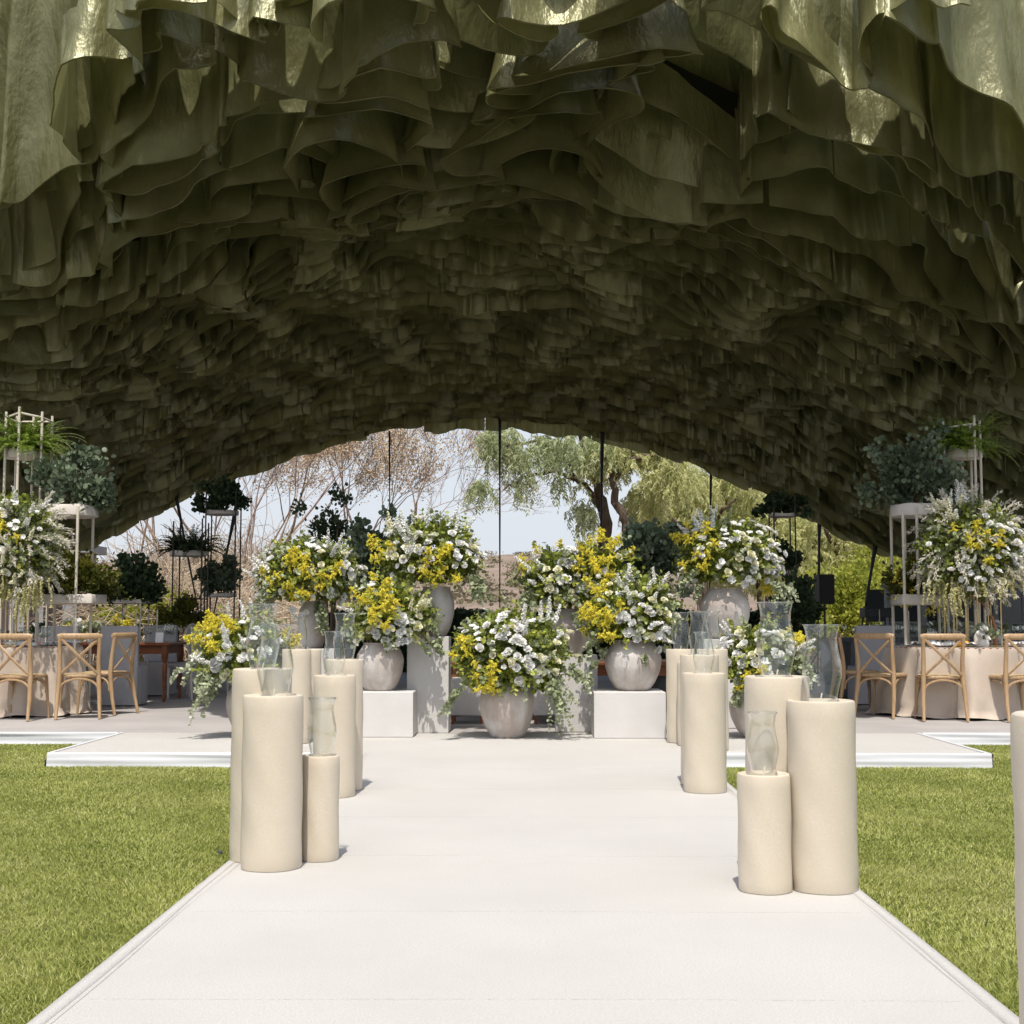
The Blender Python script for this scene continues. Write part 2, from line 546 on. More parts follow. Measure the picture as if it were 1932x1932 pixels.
def hill_h(X, Y):
    r = np.clip((Y - 34) / 240.0, 0, 1)
    base = GZ - 0.05 + 11.5 * (r ** 1.2)
    base = base + 2.0 * np.sin(X * 0.021 + 1.0) * r + 1.2 * np.sin(X * 0.05 + Y * 0.03) * r
    base = base + 5.5 * r * np.clip((-X - 10) / 120, 0, 1.6) + 9 * r * np.clip((X - 20) / 120, 0, 1.6)
    return base + 0.35 * np.sin(X * 0.31) * np.sin(Y * 0.23) * np.clip((Y - 36) / 30, 0, 1)

sheet('hillside', M['dry'], hill_h, -420, 420, 120, 28.5, 620, 120)
sheet('ground', M['dry'], lambda X, Y: X * 0 + GZ - 0.06, -700, 700, 8, -120, 640, 8)
sheet('lawn', M['lawn'], lambda X, Y: X * 0 + GZ, -16, 16, 60, -6, 13.4, 60)

# aisle: 1.22 m panels under one carpet, with a sewn hem along both edges
AX = 1.30
mb = MB()
mb.box((0, 4.2, GZ / 2), (2 * AX, 13.3, -GZ))
aisle = mb.build('aisle', M['cloth_floor'], None, smooth=False)
props(aisle, kind='structure')
def hemstrip(side, rng):
    ys = np.arange(-2.4, 10.84, 0.06)
    w = 0.05 + 0.006 * np.sin(ys * 2.1 + side) + 0.004 * rng.normal(size=len(ys)).cumsum() / 8
    z = 0.004 + 0.0016 * np.sin(ys * 5 + side)
    xo = side * (AX + 0.006)
    V = []; Fc = []
    for i, y in enumerate(ys):
        xi = side * (AX - w[i])
        V += [(side * (AX + 0.003), y, GZ), (side * (AX + 0.003), y, 0.0018), (side * (AX - 0.02), y, 0.0024), (xi, y, 0.0024), (xi, y, 0.0)]
    for i in range(len(ys) - 1):
        for k in range(4):
            a = i * 5 + k
            Fc.append((a, a + 1, a + 6, a + 5) if side < 0 else (a, a + 5, a + 6, a + 1))
    return np.array(V), np.array(Fc)
for s in (-1, 1):
    V, Fc = hemstrip(s, RNG)
    o = link('aisle_hem', np_mesh('aisle_hem', V, Fc, smooth=False), M['cloth_floor'])
    props(o, kind='structure')
    ys = np.arange(-2.4, 10.8, 0.08)
    x0 = s * (AX - 0.058 + 0.004 * np.sin(ys * 1.7 + s) + 0.003 * np.sin(ys * 4.1))
    ww = 0.0014 + 0.001 * np.sin(ys * 3.3)
    V = np.stack([np.stack([x0 - ww, ys, 0 * ys + 0.0012], -1), np.stack([x0 + ww, ys, 0 * ys + 0.0012], -1)], 1).reshape(-1, 3)
    a = np.arange(len(ys) - 1) * 2
    props(link('aisle_stitching', np_mesh('aisle_stitching', V, np.stack([a, a + 1, a + 3, a + 2], -1)), M['stitch']), kind='structure')
# panel joints: narrow raised ridges of carpet across the aisle
mb = MB()
for k, y in enumerate([2.72, 3.86, 5.0, 6.16, 7.36, 8.56, 9.76]):
    pts = [(x, y + 0.006 * math.sin(x * 2.3 + k), 0.0005) for x in np.linspace(-AX + 0.09, AX - 0.09, 18)]
    mb.path(pts, 0.0032, 5, flat=0.3)
props(mb.build('aisle_seams', M['cloth_floor'], None), kind='structure')

# carpeted deck: front tongue and wide rear floor
PL, PR, PY0, PY1 = -3.80, 3.66, 10.84, 12.80
mb = MB()
mb.box(((PL + PR) / 2, (PY0 + PY1) / 2, GZ / 2 - 0.001), (PR - PL, PY1 - PY0, -GZ - 0.002))
props(mb.build('deck', M['cloth_floor'], None, smooth=False), kind='structure')
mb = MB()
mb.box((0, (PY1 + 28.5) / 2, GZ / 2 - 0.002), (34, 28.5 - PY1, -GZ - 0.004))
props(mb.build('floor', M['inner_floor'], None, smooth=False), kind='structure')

def skirt(name, P, Q, nrm, seed):
    """white cloth wrapped round the deck edge, with long horizontal creases"""
    P = Vector(P); Q = Vector(Q); nrm = Vector(nrm)
    L = (Q - P).length
    n = max(8, int(L / 0.05))
    rng = np.random.default_rng(seed)
    prof = [(-0.035, 0.002), (-0.015, 0.004), (0.0, 0.004), (0.010, -0.006), (0.012, -0.024), (0.008, -0.036), (0.010, -0.050), (0.015, -0.066), (0.010, -0.080), (0.016, -0.094), (0.022, -0.112)]
    ph = rng.random(4) * 6
    V = []; Fc = []
    m = len(prof)
    for i in range(n + 1):
        t = i / n; s = t * L
        for k, (o, z) in enumerate(prof):
            w = 0.006 * math.sin(s * 1.3 + ph[0] + k * 0.5) + 0.004 * math.sin(s * 3.1 + ph[1] - k * 0.8)
            dz = 0.006 * math.sin(s * 0.9 + ph[2]) if 3 < k < 9 else 0
            oo = o + (w if k > 2 else 0)
            p = P.lerp(Q, t) + nrm * max(oo, 0.003 if k > 2 else -1)
            V.append((p.x, p.y, z + dz))
    for i in range(n):
        for k in range(m - 1):
            a = i * m + k
            Fc.append((a, a + m, a + m + 1, a + 1))
    o = link(name, np_mesh(name, np.array(V), np.array(Fc), smooth=True), M['skirt'])
    return props(o, kind='structure')

skirt('deck_skirt', (PL, PY0, 0), (-AX - 0.01, PY0, 0), (0, -1, 0), 1)
skirt('deck_skirt', (AX + 0.01, PY0, 0), (PR, PY0, 0), (0, -1, 0), 2)
skirt('deck_skirt', (PL, PY1, 0), (PL, PY0, 0), (-1, 0, 0), 3)
skirt('deck_skirt', (PR, PY0, 0), (PR, PY1, 0), (1, 0, 0), 4)
skirt('floor_skirt', (-16.8, PY1, 0), (PL - 0.03, PY1, 0), (0, -1, 0), 5)
skirt('floor_skirt', (PR + 0.03, PY1, 0), (16.8, PY1, 0), (0, -1, 0), 6)

# ------------------------------------------------------------------ grass
def make_grass():
    rng = np.random.default_rng(3)
    n = 1000000
    Y = 2.9 + (13.0 - 2.9) * rng.random(n) ** 1.15
    hw = 0.40 * Y + 0.5
    X = (rng.random(n) * 2 - 1) * hw
    keep = (np.abs(X) > AX + 0.015) & ~((Y > PY0 - 0.03) & (X > PL - 0.03) & (X < PR + 0.03)) & (Y < PY1 - 0.03)
    X = X[keep]; Y = Y[keep]; n = len(X)
    clump = 0.5 + 0.25 * np.sin(X * 3.1 + 2 * np.sin(Y * 1.7)) + 0.25 * np.sin(Y * 4.3 + 1.5 * np.sin(X * 2.2))
    cl2 = 0.5 + 0.5 * np.sin(X * 17 + 3 * np.sin(Y * 11)) * np.sin(Y * 19 + 2 * np.sin(X * 13))
    h = (0.008 + 0.011 * rng.random(n)) * (0.75 + 0.4 * clump + 0.25 * cl2)
    w = 0.0012 + 0.0012 * rng.random(n) + 0.0002 * Y
    an = rng.random(n) * 2 * np.pi
    lean = (0.25 + 1.1 * rng.random(n)) * h
    la = an + rng.normal(size=n) * 0.6 + 1.5 * np.sin(X * 2.3 + Y * 1.1)
    dx, dy = np.cos(an + 1.57), np.sin(an + 1.57)
    b = np.stack([X, Y, np.full(n, GZ)], -1)
    s = np.stack([dx * w, dy * w, np.zeros(n)], -1)
    tip = b + np.stack([np.cos(la) * lean, np.sin(la) * lean, h], -1)
    V = np.stack([b - s, b + s, tip], 1).reshape(-1, 3)
    Fc = np.arange(n * 3).reshape(-1, 3)
    patch = 0.5 + 0.5 * np.sin(X * 0.9 + 1.3 * np.sin(Y * 0.6 + 1)) * np.sin(Y * 1.2 + X * 0.4)
    stripe = 0.5 + 0.5 * np.tanh(3 * np.sin(Y * 2.4 + 0.25 * np.sin(X * 1.3)))
    spots = np.sin(X * 5.3 + 2 * np.sin(Y * 3.1)) * np.sin(Y * 6.1 + 1.7 * np.sin(X * 2.9))
    var = 0.24 + 0.30 * rng.normal(size=n) * 0.6 + 0.16 * clump + 0.16 * cl2 * rng.random(n) + 0.12 * patch + 0.07 * stripe + 0.10 * spots + 0.16 * np.clip(np.sin(X * 1.1 + 2) * np.sin(Y * 0.8 + 0.6), 0, 1)
    var = np.where(rng.random(n) < 0.03, 0.98, var)
    o = link('grass', np_mesh('grass', V, Fc, var), LM['grass'])
    props(o, 'short green mown grass on both sides of the white aisle', 'grass', kind='stuff')
make_grass()

# ================================================================== CANOPY
def cz(X, Y):
    """height of the hanging hems"""
    t = np.clip((Y - 12.4) / 14.6, -0.2, 1.3)
    tf = np.clip(1 - (Y - yfront(X)) / 3.6, 0, 1)
    zc = 6.42 - 1.48 * t + 0.40 * tf ** 1.7
    k = 0.019 + 0.022 * np.clip(t, 0, 1) ** 1.7
    xx = X + 0.8
    k = k * np.where(xx > 0, 1.15, 1.0)
    z = zc - k * xx ** 2
    fade = np.clip(1.12 - t, 0.12, 1)
    z = z + (0.15 * np.sin(X * 0.8 + 0.5 * Y) + 0.17 * np.sin(Y * 1.9 - 0.5 * X + 1.4 * np.sin(X * 0.7)) + 0.07 * np.sin(X * 2.1 + 1.3 * Y)) * fade
    low = 2.25 + 0.15 * np.sin(X * 1.3 + Y)
    d = z - low
    return low + 0.5 * (d + np.sqrt(d * d + 0.25))

def yfront(X):
    return 11.6 + 0.085 * np.minimum(np.abs(X) ** 2, 42)

def smooth_noise(s, lam, rng, octs=3):
    out = np.zeros_like(s)
    for o in range(octs):
        l = lam / (1.7 ** o)
        out += np.sin(2 * np.pi * s / l + rng.random() * 6.28 + 1.3 * np.sin(2 * np.pi * s / (l * 3.3) + rng.random() * 6.28)) / (1.5 ** o)
    return out / 1.6

canopy = thing('draped_canopy', 'huge olive green satin ruffle canopy arching over the reception deck', 'canopy', (0, 12.3, 0))
CO = np.array(canopy.location)
NR = 68
NB = 9                       # wide front ribbons
HALF = 15.0
WALK = np.random.default_rng(77)
phi = 0.0
rowt = np.concatenate([np.linspace(0, 0.27, NB, endpoint=False), 0.27 + 0.73 * np.linspace(0, 1, NR - NB) ** 0.95])
for r in range(NR):
    rng = np.random.default_rng(100 + r)
    t = rowt[r]
    big = float(np.clip((0.33 - t) / 0.12, 0, 1))
    med = float(np.clip((0.66 - t) / 0.3, 0, 1)) * (1 - big)
    lam = 0.40 + 0.25 * med + 0.8 * big
    phi += WALK.normal() * 0.55 + 0.25
    A = 0.035 + 0.03 * med + 0.14 * big           # this ribbon's own waver
    AC = 0.16 + 0.16 * med + 0.66 * big           # meander shared with its neighbours
    LC = 1.05 + 0.75 * med + 1.9 * big
    H = 0.42 + 0.15 * med + 1.05 * big + (0.5 if r < 2 else 0)
    step = 0.40 / 26 + 0.028 * big
    s = np.arange(-HALF, HALF, step)
    # the ribbon's path in plan: a loose meander, looping back on itself in places
    w1 = 2 * np.pi * s / lam + 1.6 * np.sin(2 * np.pi * s / (lam * 2.7) + rng.random() * 6.28) + rng.random() * 6.28
    mod = 0.75 + 0.35 * np.sin(s * 0.8 / (0.3 + big) + rng.random() * 6.28)
    ph = np.sin(w1) * mod + 0.25 * np.sin(2.3 * w1 + rng.random() * 6)
    wc = 2 * np.pi * s / LC + 1.9 * np.sin(s * 0.55 + 0.12 * r) + phi
    mc = 0.75 + 0.4 * np.sin(s * 0.8 + 0.25 * r)
    phc = np.sin(wc) * mc + 0.3 * np.sin(1.7 * wc + 0.5 * phi)
    latc = -np.sin(2 * wc + 0.5) * mc
    lat = -np.sin(2 * w1 + 0.4) * mod
    nz = 5 + int(8 * big)
    tt = np.linspace(0, 1, nz) ** 1.25          # 0 hem, 1 top
    zlow = ((r % 3) - 1) * 0.045 * (1 - big) + rng.normal() * 0.03 * (1 - 0.5 * big) + smooth_noise(s, 1.3 + 2.2 * big, rng, 2) * (0.05 + 0.12 * big) + 0.10 * big * phc + 0.03 * big * ph
    cuts = np.cumsum((0.8 + rng.random(80) * 2.6) * (1 + 1.5 * big) * (0.7 if r < 4 else 1.9 - 1.2 * t)) - HALF
    seg = np.searchsorted(cuts, s)
    st = (rng.random(100) - 0.5)[seg] * (0.07 + 0.2 * max(0, t - 0.75) / 0.25 if big < 0.05 else 0.05)
    edges = np.concatenate([[-HALF], cuts])
    su = (s - edges[seg]) / (edges[np.minimum(seg + 1, len(edges) - 1)] - edges[seg])
    tongue = (0.55, 0.5, 0.35, 0.2)[r] * np.clip(np.abs(2 * su - 1 + 0.3 * np.sin(seg * 2.3)), 0, 1.2) ** 1.8 if r < 4 else 0
    zlow = zlow + tongue
    tall = (0.045 * np.minimum(s ** 2, 50) if r < 2 else 0)
    # long coherent drift shared by neighbouring ribbons
    rng0 = rng.normal(size=200)
    rows = []
    for k, q in enumerate(tt):
        am = 1.0 - 0.45 * q ** 0.8
        x = s + (lat * lam * 0.05 + latc * LC * (0.07 + 0.10 * big)) * am
        yb = yfront(x) * (1 - t) + 27.0 * t
        drift = 0.38 * np.sin(x * 0.75 + 1.2 * np.sin(t * 9)) * np.clip(1.2 - t, 0.1, 1) + 0.16 * np.sin(x * 1.9 + t * 21) * np.clip(1.1 - t, 0.1, 1)
        y = yb + (A * ph + AC * phc) * am + drift + (0.22 * (rng0[seg]) if r < 4 else 0)
        zb = cz(x, yb + drift + 0.5 * A * ph + 0.6 * AC * phc) + zlow * (1 - 0.4 * q) + st
        # upright flutes: rounded ridges with sharp valleys
        fa = s * (26.0 - 6.0 * med - 11.0 * big) + 2.2 * np.sin(s * 3.1 + r) + 0.5 * q + 2.0 * np.sin(s * 0.7)
        fl = (0.036 + 0.024 * med + 0.07 * big) * (2 * np.abs(np.sin(fa * 0.5)) ** 0.8 - 1) * (1 - 0.55 * q) * (0.75 + 0.4 * np.sin(s * 1.9 + r))
        fl = fl + big * (0.020 * np.sin(fa * 1.9 + 3 * q) + 0.008 * np.sin(fa * 4.3 - 3 * q)) * (0.5 + 0.5 * np.sin(s * 1.7 + r))
        if r < 4:
            fl = fl + 0.13 * np.sin(s * 6.3 + 1.9 * np.sin(s * 1.3 + r) + 0.9 * q + r) + 0.07 * np.sin(s * 11.7 + 2.2 * np.sin(s * 2.1) - 1.5 * q) + 0.016 * np.sin(s * 26 + 5 * q)
        curl = -0.07 * big * (1 - q) ** 5 + 0.03 * big * np.sin(6 * q + s * 1.3 + r)           # hem kicks towards the light
        rows.append(np.stack([x + 0.3 * fl, y + fl + curl, zb + (H + tall) * q], -1))
    # a narrow turned-in hem
    hem = rows[0].copy(); hem[:, 1] += 0.03 + 0.015 * big; hem[:, 2] += 0.006
    P = np.stack([hem, rows[0]] + rows, 0)
    V = P.reshape(-1, 3) - CO
    n = len(s); m = nz + 2
    i, j = np.meshgrid(np.arange(n - 1), np.arange(m - 1))
    okc = (seg[:-1] == seg[1:])
    okc = np.broadcast_to(okc, i.shape) & (j != 1)
    a = (j * n + i)[okc]
    Fc = np.stack([a, a + 1, a + n + 1, a + n], -1)
    link('ruffle', np_mesh('ruffle', V, Fc, smooth=True), M['fabric'], canopy)

# roof sheet added over the ruffles to block light; front left open for sun
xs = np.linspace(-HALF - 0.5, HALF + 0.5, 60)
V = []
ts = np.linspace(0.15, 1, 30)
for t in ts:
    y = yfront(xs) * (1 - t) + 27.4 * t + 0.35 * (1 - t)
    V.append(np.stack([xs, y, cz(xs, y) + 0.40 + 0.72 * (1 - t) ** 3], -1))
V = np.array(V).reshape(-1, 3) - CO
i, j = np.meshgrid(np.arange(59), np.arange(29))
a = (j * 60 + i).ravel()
link('light_block_roof', np_mesh('light_block_roof', V, np.stack([a, a + 1, a + 61, a + 60], -1), smooth=True), M['canopy_backing'], canopy)

# dark sheet added behind the first swags so their gaps show dark, not sky
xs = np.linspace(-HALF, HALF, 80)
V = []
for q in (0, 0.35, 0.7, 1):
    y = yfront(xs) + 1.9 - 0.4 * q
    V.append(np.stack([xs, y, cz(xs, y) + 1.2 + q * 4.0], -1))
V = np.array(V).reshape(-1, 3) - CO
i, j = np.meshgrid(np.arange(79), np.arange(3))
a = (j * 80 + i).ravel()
link('dark_gap_sheet', np_mesh('dark_gap_sheet', V, np.stack([a, a + 1, a + 81, a + 80], -1), smooth=True), M['canopy_backing'], canopy)

# masts: wrapped in dark cloth that widens towards the top
def mast(px_b, py_b, px_t, py_t, Y, label, w=0.045):
    b = W(px_b, py_b, Y); tp = W(px_t, py_t, Y)
    d = (tp - b).normalized()
    foot = b - d * (b.z / d.z)
    top = tp + d * 0.35
    rel = lambda p: p - foot
    t = thing('tent_pole', label, 'pole', foot)
    pts = [rel(foot.lerp(top, q)) for q in (0, 0.02, 0.35, 0.6, 0.75, 0.9, 1.0)]
    MB().path(pts, [0.016, 0.012, 0.012, w * 0.4, w * 0.36, w * 0.62, w * 0.7], 8).build('sleeve', M['black'], t)
    MB().lathe([(0.0, 0), (0.10, 0.0), (0.10, 0.012), (0.03, 0.02), (0.02, 0.05), (0.0, 0.05)], 16).build('foot_plate', M['metal_black'], t)
mast(735, 1000, 735, 846, 26.9, 'thin dark tent pole rising behind the flowers over pale sky, beside the bare tree', 0.03)
mast(943, 1150, 943, 815, 26.9, 'dark tent pole in the middle of the arch, above the open brown hillside', 0.045)
mast(1134, 1010, 1136, 845, 26.9, 'dark tent pole in front of the pepper tree trunk', 0.06)
mast(1340, 1000, 1341, 918, 26.9, 'dark tent pole above the tall white and yellow bouquet', 0.04)
mast(1545, 1080, 1546, 985, 26.9, 'dark tent pole directly above the black speaker', 0.07)
mast(1632, 1150, 1650, 1040, 26.9, 'leaning dark tent pole beside the round golden bush', 0.08)
mast(424, 1060, 442, 975, 26.9, 'leaning dark tent pole beside the black plant tower', 0.07)
mast(366, 1110, 338, 965, 26.9, 'dark tent pole leaning behind the small fern tray', 0.05)
# ================================================================== BACKGROUND PLANTS
def tube_np(P0, P1, r0, r1):
    """three-sided tapered sticks between point arrays"""
    d = norm(P1 - P0)
    u = norm(np.cross(d, np.array([0.3, 0.9, 0.25])))
    v = np.cross(d, u)
    n = len(P0)
    V = np.zeros((n, 6, 3))
    for k in range(3):
        c, s_ = math.cos(2.094 * k), math.sin(2.094 * k)
        off = u * c + v * s_
        V[:, k] = P0 + off * r0[:, None]
        V[:, 3 + k] = P1 + off * r1[:, None]
    base = (np.arange(n) * 6)[:, None]
    Fc = np.concatenate([base + np.array([k, (k + 1) % 3, 3 + (k + 1) % 3, 3 + k]) for k in range(3)])
    return V.reshape(-1, 3), Fc


def branch_tree(rng, h, r, levels=5, spread=0.55, kids=(3, 4), up=0.25, lean=(0, 0), nseg=4):
    """returns stick arrays level by level"""
    segs = []
    def grow(p, d, L, rad, lv):
        q = p
        pts = [p]
        dd = d
        for i in range(nseg):
            dd = dd + Vector(rng.normal(size=3)) * 0.13 + Vector((0, 0, up * 0.12))
            dd.normalize()
            nq = q + dd * (L / nseg)
            ra = rad * (1 - 0.5 * i / nseg); rb = rad * (1 - 0.5 * (i + 1) / nseg)
            segs.append((q.copy(), nq.copy(), ra, rb, lv))
            q = nq
            pts.append(q.copy())
        if lv >= levels: return
        k = rng.integers(kids[0], kids[1] + 1) + (1 if lv >= 2 else 0)
        for i in range(k):
            at = pts[rng.integers(2, nseg + 1)] if i else pts[-1]
            a = dd.cross(Vector(rng.normal(size=3))).normalized()
            nd = (dd + a * (spread * (0.5 + rng.random()))).normalized()
            nd = (nd + Vector((0, 0, up))).normalized()
            grow(at, nd, L * (0.62 + 0.2 * rng.random()), rad * 0.5 * (0.8 + 0.3 * rng.random()), lv + 1)
    grow(Vector((0, 0, 0)), Vector((lean[0], lean[1], 1)).normalized(), h * 0.34, r, 0)
    return segs


def bare_tree(x, y, h, seed, label, mat, bud=0, lean=(0, 0), levels=6, budmat='bud', r=None):
    rng = np.random.default_rng(seed)
    z = float(hill_h(np.array(x), np.array(y))) if y > 28.5 else GZ
    t = thing('bare_tree', label, 'tree', (x, y, z), group='bare trees behind the deck')
    segs = branch_tree(rng, h, r or h * 0.0105, levels, 0.5, (2, 3), 0.18, lean)
    P0 = np.array([s[0] for s in segs]); P1 = np.array([s[1] for s in segs])
    lv = np.array([s[4] for s in segs])
    r0 = np.maximum([s[2] for s in segs], 0.0055); r1 = np.maximum([s[3] for s in segs], 0.0045)
    lo = lv < 2
    for nm, msk in (('trunk', lo), ('crown', ~lo)):
        V, Fc = tube_np(P0[msk], P1[msk], r0[msk], r1[msk])
        link(nm, np_mesh(nm, V, Fc), M[mat], t)
    if bud:
        bud = int(bud * 2.2)
        ends = P1[lv >= levels - 1]
        idx = rng.integers(0, len(ends), bud)
        p = ends[idx] + rng.normal(size=(bud, 3)) * h * 0.018
        V, Fc, var = leaves(p, rng.normal(size=(bud, 3)), 0.03 + 0.05 * rng.random(bud), LEAF_V, rng=rng)
        bud and link('bud_cloud', np_mesh('bud_cloud', V, Fc, var), LM[budmat], t)
    return t

BT = [
 (300, 42, 9.0, 'pale bare tree rising behind the black plant tower near the canopy edge', 'twig', 2500),
 (395, 46, 10.5, 'rosy bare tree just right of the black plant tower', 'twig', 5000),
 (470, 40, 8.8, 'light tan bare tree above the low left bouquet', 'twig', 3500),
 (545, 44, 9.6, 'rusty bare tree with open forked limbs above the rear left bouquet', 'twig_dark', 4200),
 (620, 47, 10.4, 'densest rust pink bare tree reaching up to the canopy edge', 'twig', 8000),
 (660, 38, 7.6, 'dark branched shrub tree behind the rear left bouquet', 'twig_dark', 1500),
 (700, 43, 8.9, 'grey open bare tree leaning towards the pale sky', 'twig', 0),
 (355, 52, 12.0, 'tallest pale bare tree far behind the plant tower', 'twig', 3000),
 (510, 55, 12.0, 'distant bare tree filling the gap under the canopy', 'twig', 6000),
]
for i, (px, Y, h, lab, mt, bud) in enumerate(BT):
    p = W(px, 1100, Y)
    bare_tree(p.x, Y, h, 40 + i, lab, mt, bud, lean=(0.25 if i == 6 else 0.05 * math.sin(i * 2), 0), levels=6 if i != 5 else 5)

# tangled dry brush behind the deck (nobody could count its stems)
def dry_brush(name, px0, px1, Y0, Y1, n, hgt, label, mat='brush', seed=1):
    rng = np.random.default_rng(seed)
    Y = Y0 + (Y1 - Y0) * rng.random(n)
    xa = W(px0, 1100, 1.0).x; xb = W(px1, 1100, 1.0).x
    X = (xa + (xb - xa) * rng.random(n)) * Y
    Z = hill_h(X, Y)
    base = np.stack([X, Y, Z], -1)
    P0 = []; P1 = []; r = []
    d = norm(rng.normal(size=(n, 3)) * np.array([0.55, 0.55, 0.25]) + np.array([0, 0, 0.9]))
    L = hgt * (0.5 + 0.7 * rng.random(n)) * (0.7 + 0.35 * np.sin(X * 0.9) * np.sin(X * 0.37 + 1))
    q = base
    for k in range(5):
        d = norm(d + rng.normal(size=(n, 3)) * 0.28 + np.array([0, 0, -0.13 * k]))
        nq = q + d * (L / 5)[:, None]
        P0.append(q); P1.append(nq); q = nq
    P0 = np.concatenate(P0); P1 = np.concatenate(P1)
    rr = np.full(len(P0), 0.011)
    V, Fc = tube_np(P0, P1, rr, rr * 0.7)
    var = np.tile(np.tile(rng.random(n), 5), 3)
    o = link(name, np_mesh(name, V, Fc, var), LM[mat])
    props(o, label, 'brush', kind='stuff')

dry_brush('dry_brush', 225, 520, 31, 41, 9000, 3.6, 'tangled pinkish dry brush behind the left side of the deck', seed=1)
dry_brush('dry_brush', 225, 520, 42, 58, 11000, 5.0, 'far band of pale dry brush under the bare trees', seed=2)
dry_brush('dry_grass', 560, 1100, 31, 60, 9000, 1.0, 'low dry grass on the brown slope in the middle', seed=3)
dry_brush('dry_brush', 1100, 1700, 33, 50, 5000, 2.2, 'low dry brush under the pepper trees', seed=4)


def leaf_mass(name, label, cat, c, rad, n, size, mat, seed, tmpl=LEAF_V, group=None, stem=True, shell=0.35, lump=0.25, parent=None, low=-0.75, stemmat='twig_dark', dirup=0.5):
    """a shrub: trunk and many leaves gathered in clumps through an uneven crown; c is the crown centre"""
    rng = np.random.default_rng(seed)
    c = Vector(c)
    rad = np.array(rad, float)
    nc = max(10, n // 60)
    d = norm(rng.normal(size=(nc, 3)))
    d = d[d[:, 2] > low]
    nc = len(d)
    rr = (shell + (1 - shell) * rng.random(nc)) * (1 + lump * rng.normal(size=nc) * 0.5)
    cc = d * rr[:, None]
    idx = rng.integers(0, nc, n)
    p = (cc[idx] + rng.normal(size=(n, 3)) * 0.13) * rad
    dirs = norm(p / rad) + rng.normal(size=(n, 3)) * 0.6 + np.array([0, 0, dirup])
    cv = rng.random(nc)
    var = 0.55 * cv[idx] + 0.45 * rng.random(n)
    V, Fc, var = leaves(p, dirs, size * (0.6 + 0.8 * rng.random(n)), tmpl, rng=rng, var=var)
    return V, Fc, var


def bush(name, label, cat, x, y, zc, rad, n, size, mat, seed, group=None, tmpl=LEAF_V, zbase=None, low=-0.75, stemr=0.03, lump=0.25, nst=5, stemmat='twig_dark', shell=0.35, dirup=0.5):
    zb = float(hill_h(np.array(x), np.array(y))) if zbase is None else zbase
    t = thing(name, label, cat, (x, y, zb), group=group)
    V, Fc, var = leaf_mass(name, label, cat, (0, 0, 0), rad, n, size, mat, seed, tmpl, low=low, lump=lump, shell=shell, dirup=dirup)
    V = V + np.array([0, 0, zc - zb])
    link('foliage', np_mesh('foliage', V, Fc, var), LM[mat], t)
    rng = random.Random(seed)
    mb = MB()
    for k in range(nst):
        a = rng.random() * 6.28
        tx, ty = math.cos(a) * rad[0] * 0.5, math.sin(a) * rad[1] * 0.5
        mb.path([(tx * 0.1, ty * 0.1, 0), (tx * 0.35, ty * 0.35, (zc - zb) * 0.55), (tx, ty, zc - zb + rad[2] * 0.3)], [stemr, stemr * 0.7, stemr * 0.3], 5)
    mb.build('stem', M[stemmat], t)
    return t

# sunlit round bushes beyond the deck
p = W(1593, 1120, 33); bush('round_bush', 'rounded golden green bush in sun between the speaker and the leaning pole', 'bush', p.x, 33, 1.35, (0.95, 0.8, 1.15), 6500, 0.085, 'bush', 201, dirup=0.2)
p = W(1505, 1140, 31); bush('round_bush', 'yellow green bush behind the tall clear hurricane glass', 'bush', p.x, 31, 1.0, (0.75, 0.7, 0.9), 4500, 0.08, 'bush', 202)
p = W(1665, 1120, 36); bush('round_bush', 'loose pale yellow bush beside the grey bar', 'bush', p.x, 36, 1.6, (1.1, 0.9, 1.5), 5500, 0.09, 'bush', 203)
p = W(255, 1160, 31); bush('round_bush', 'yellow green bush in sun seen below the dark hanging planter', 'bush', p.x, 31, 0.95, (1.15, 0.7, 0.75), 5000, 0.09, 'bush', 204, low=-1)
p = W(150, 1175, 34); bush('round_bush', 'small yellow bush by the pink wall', 'bush', p.x, 34, 0.7, (0.8, 0.6, 0.8), 2500, 0.09, 'bush', 205)
p = W(195, 1150, 36); bush('round_bush', 'yellow bush behind the tray of mossy leaves', 'bush', p.x, 36, 1.2, (1.0, 0.6, 0.9), 3000, 0.09, 'bush', 206)

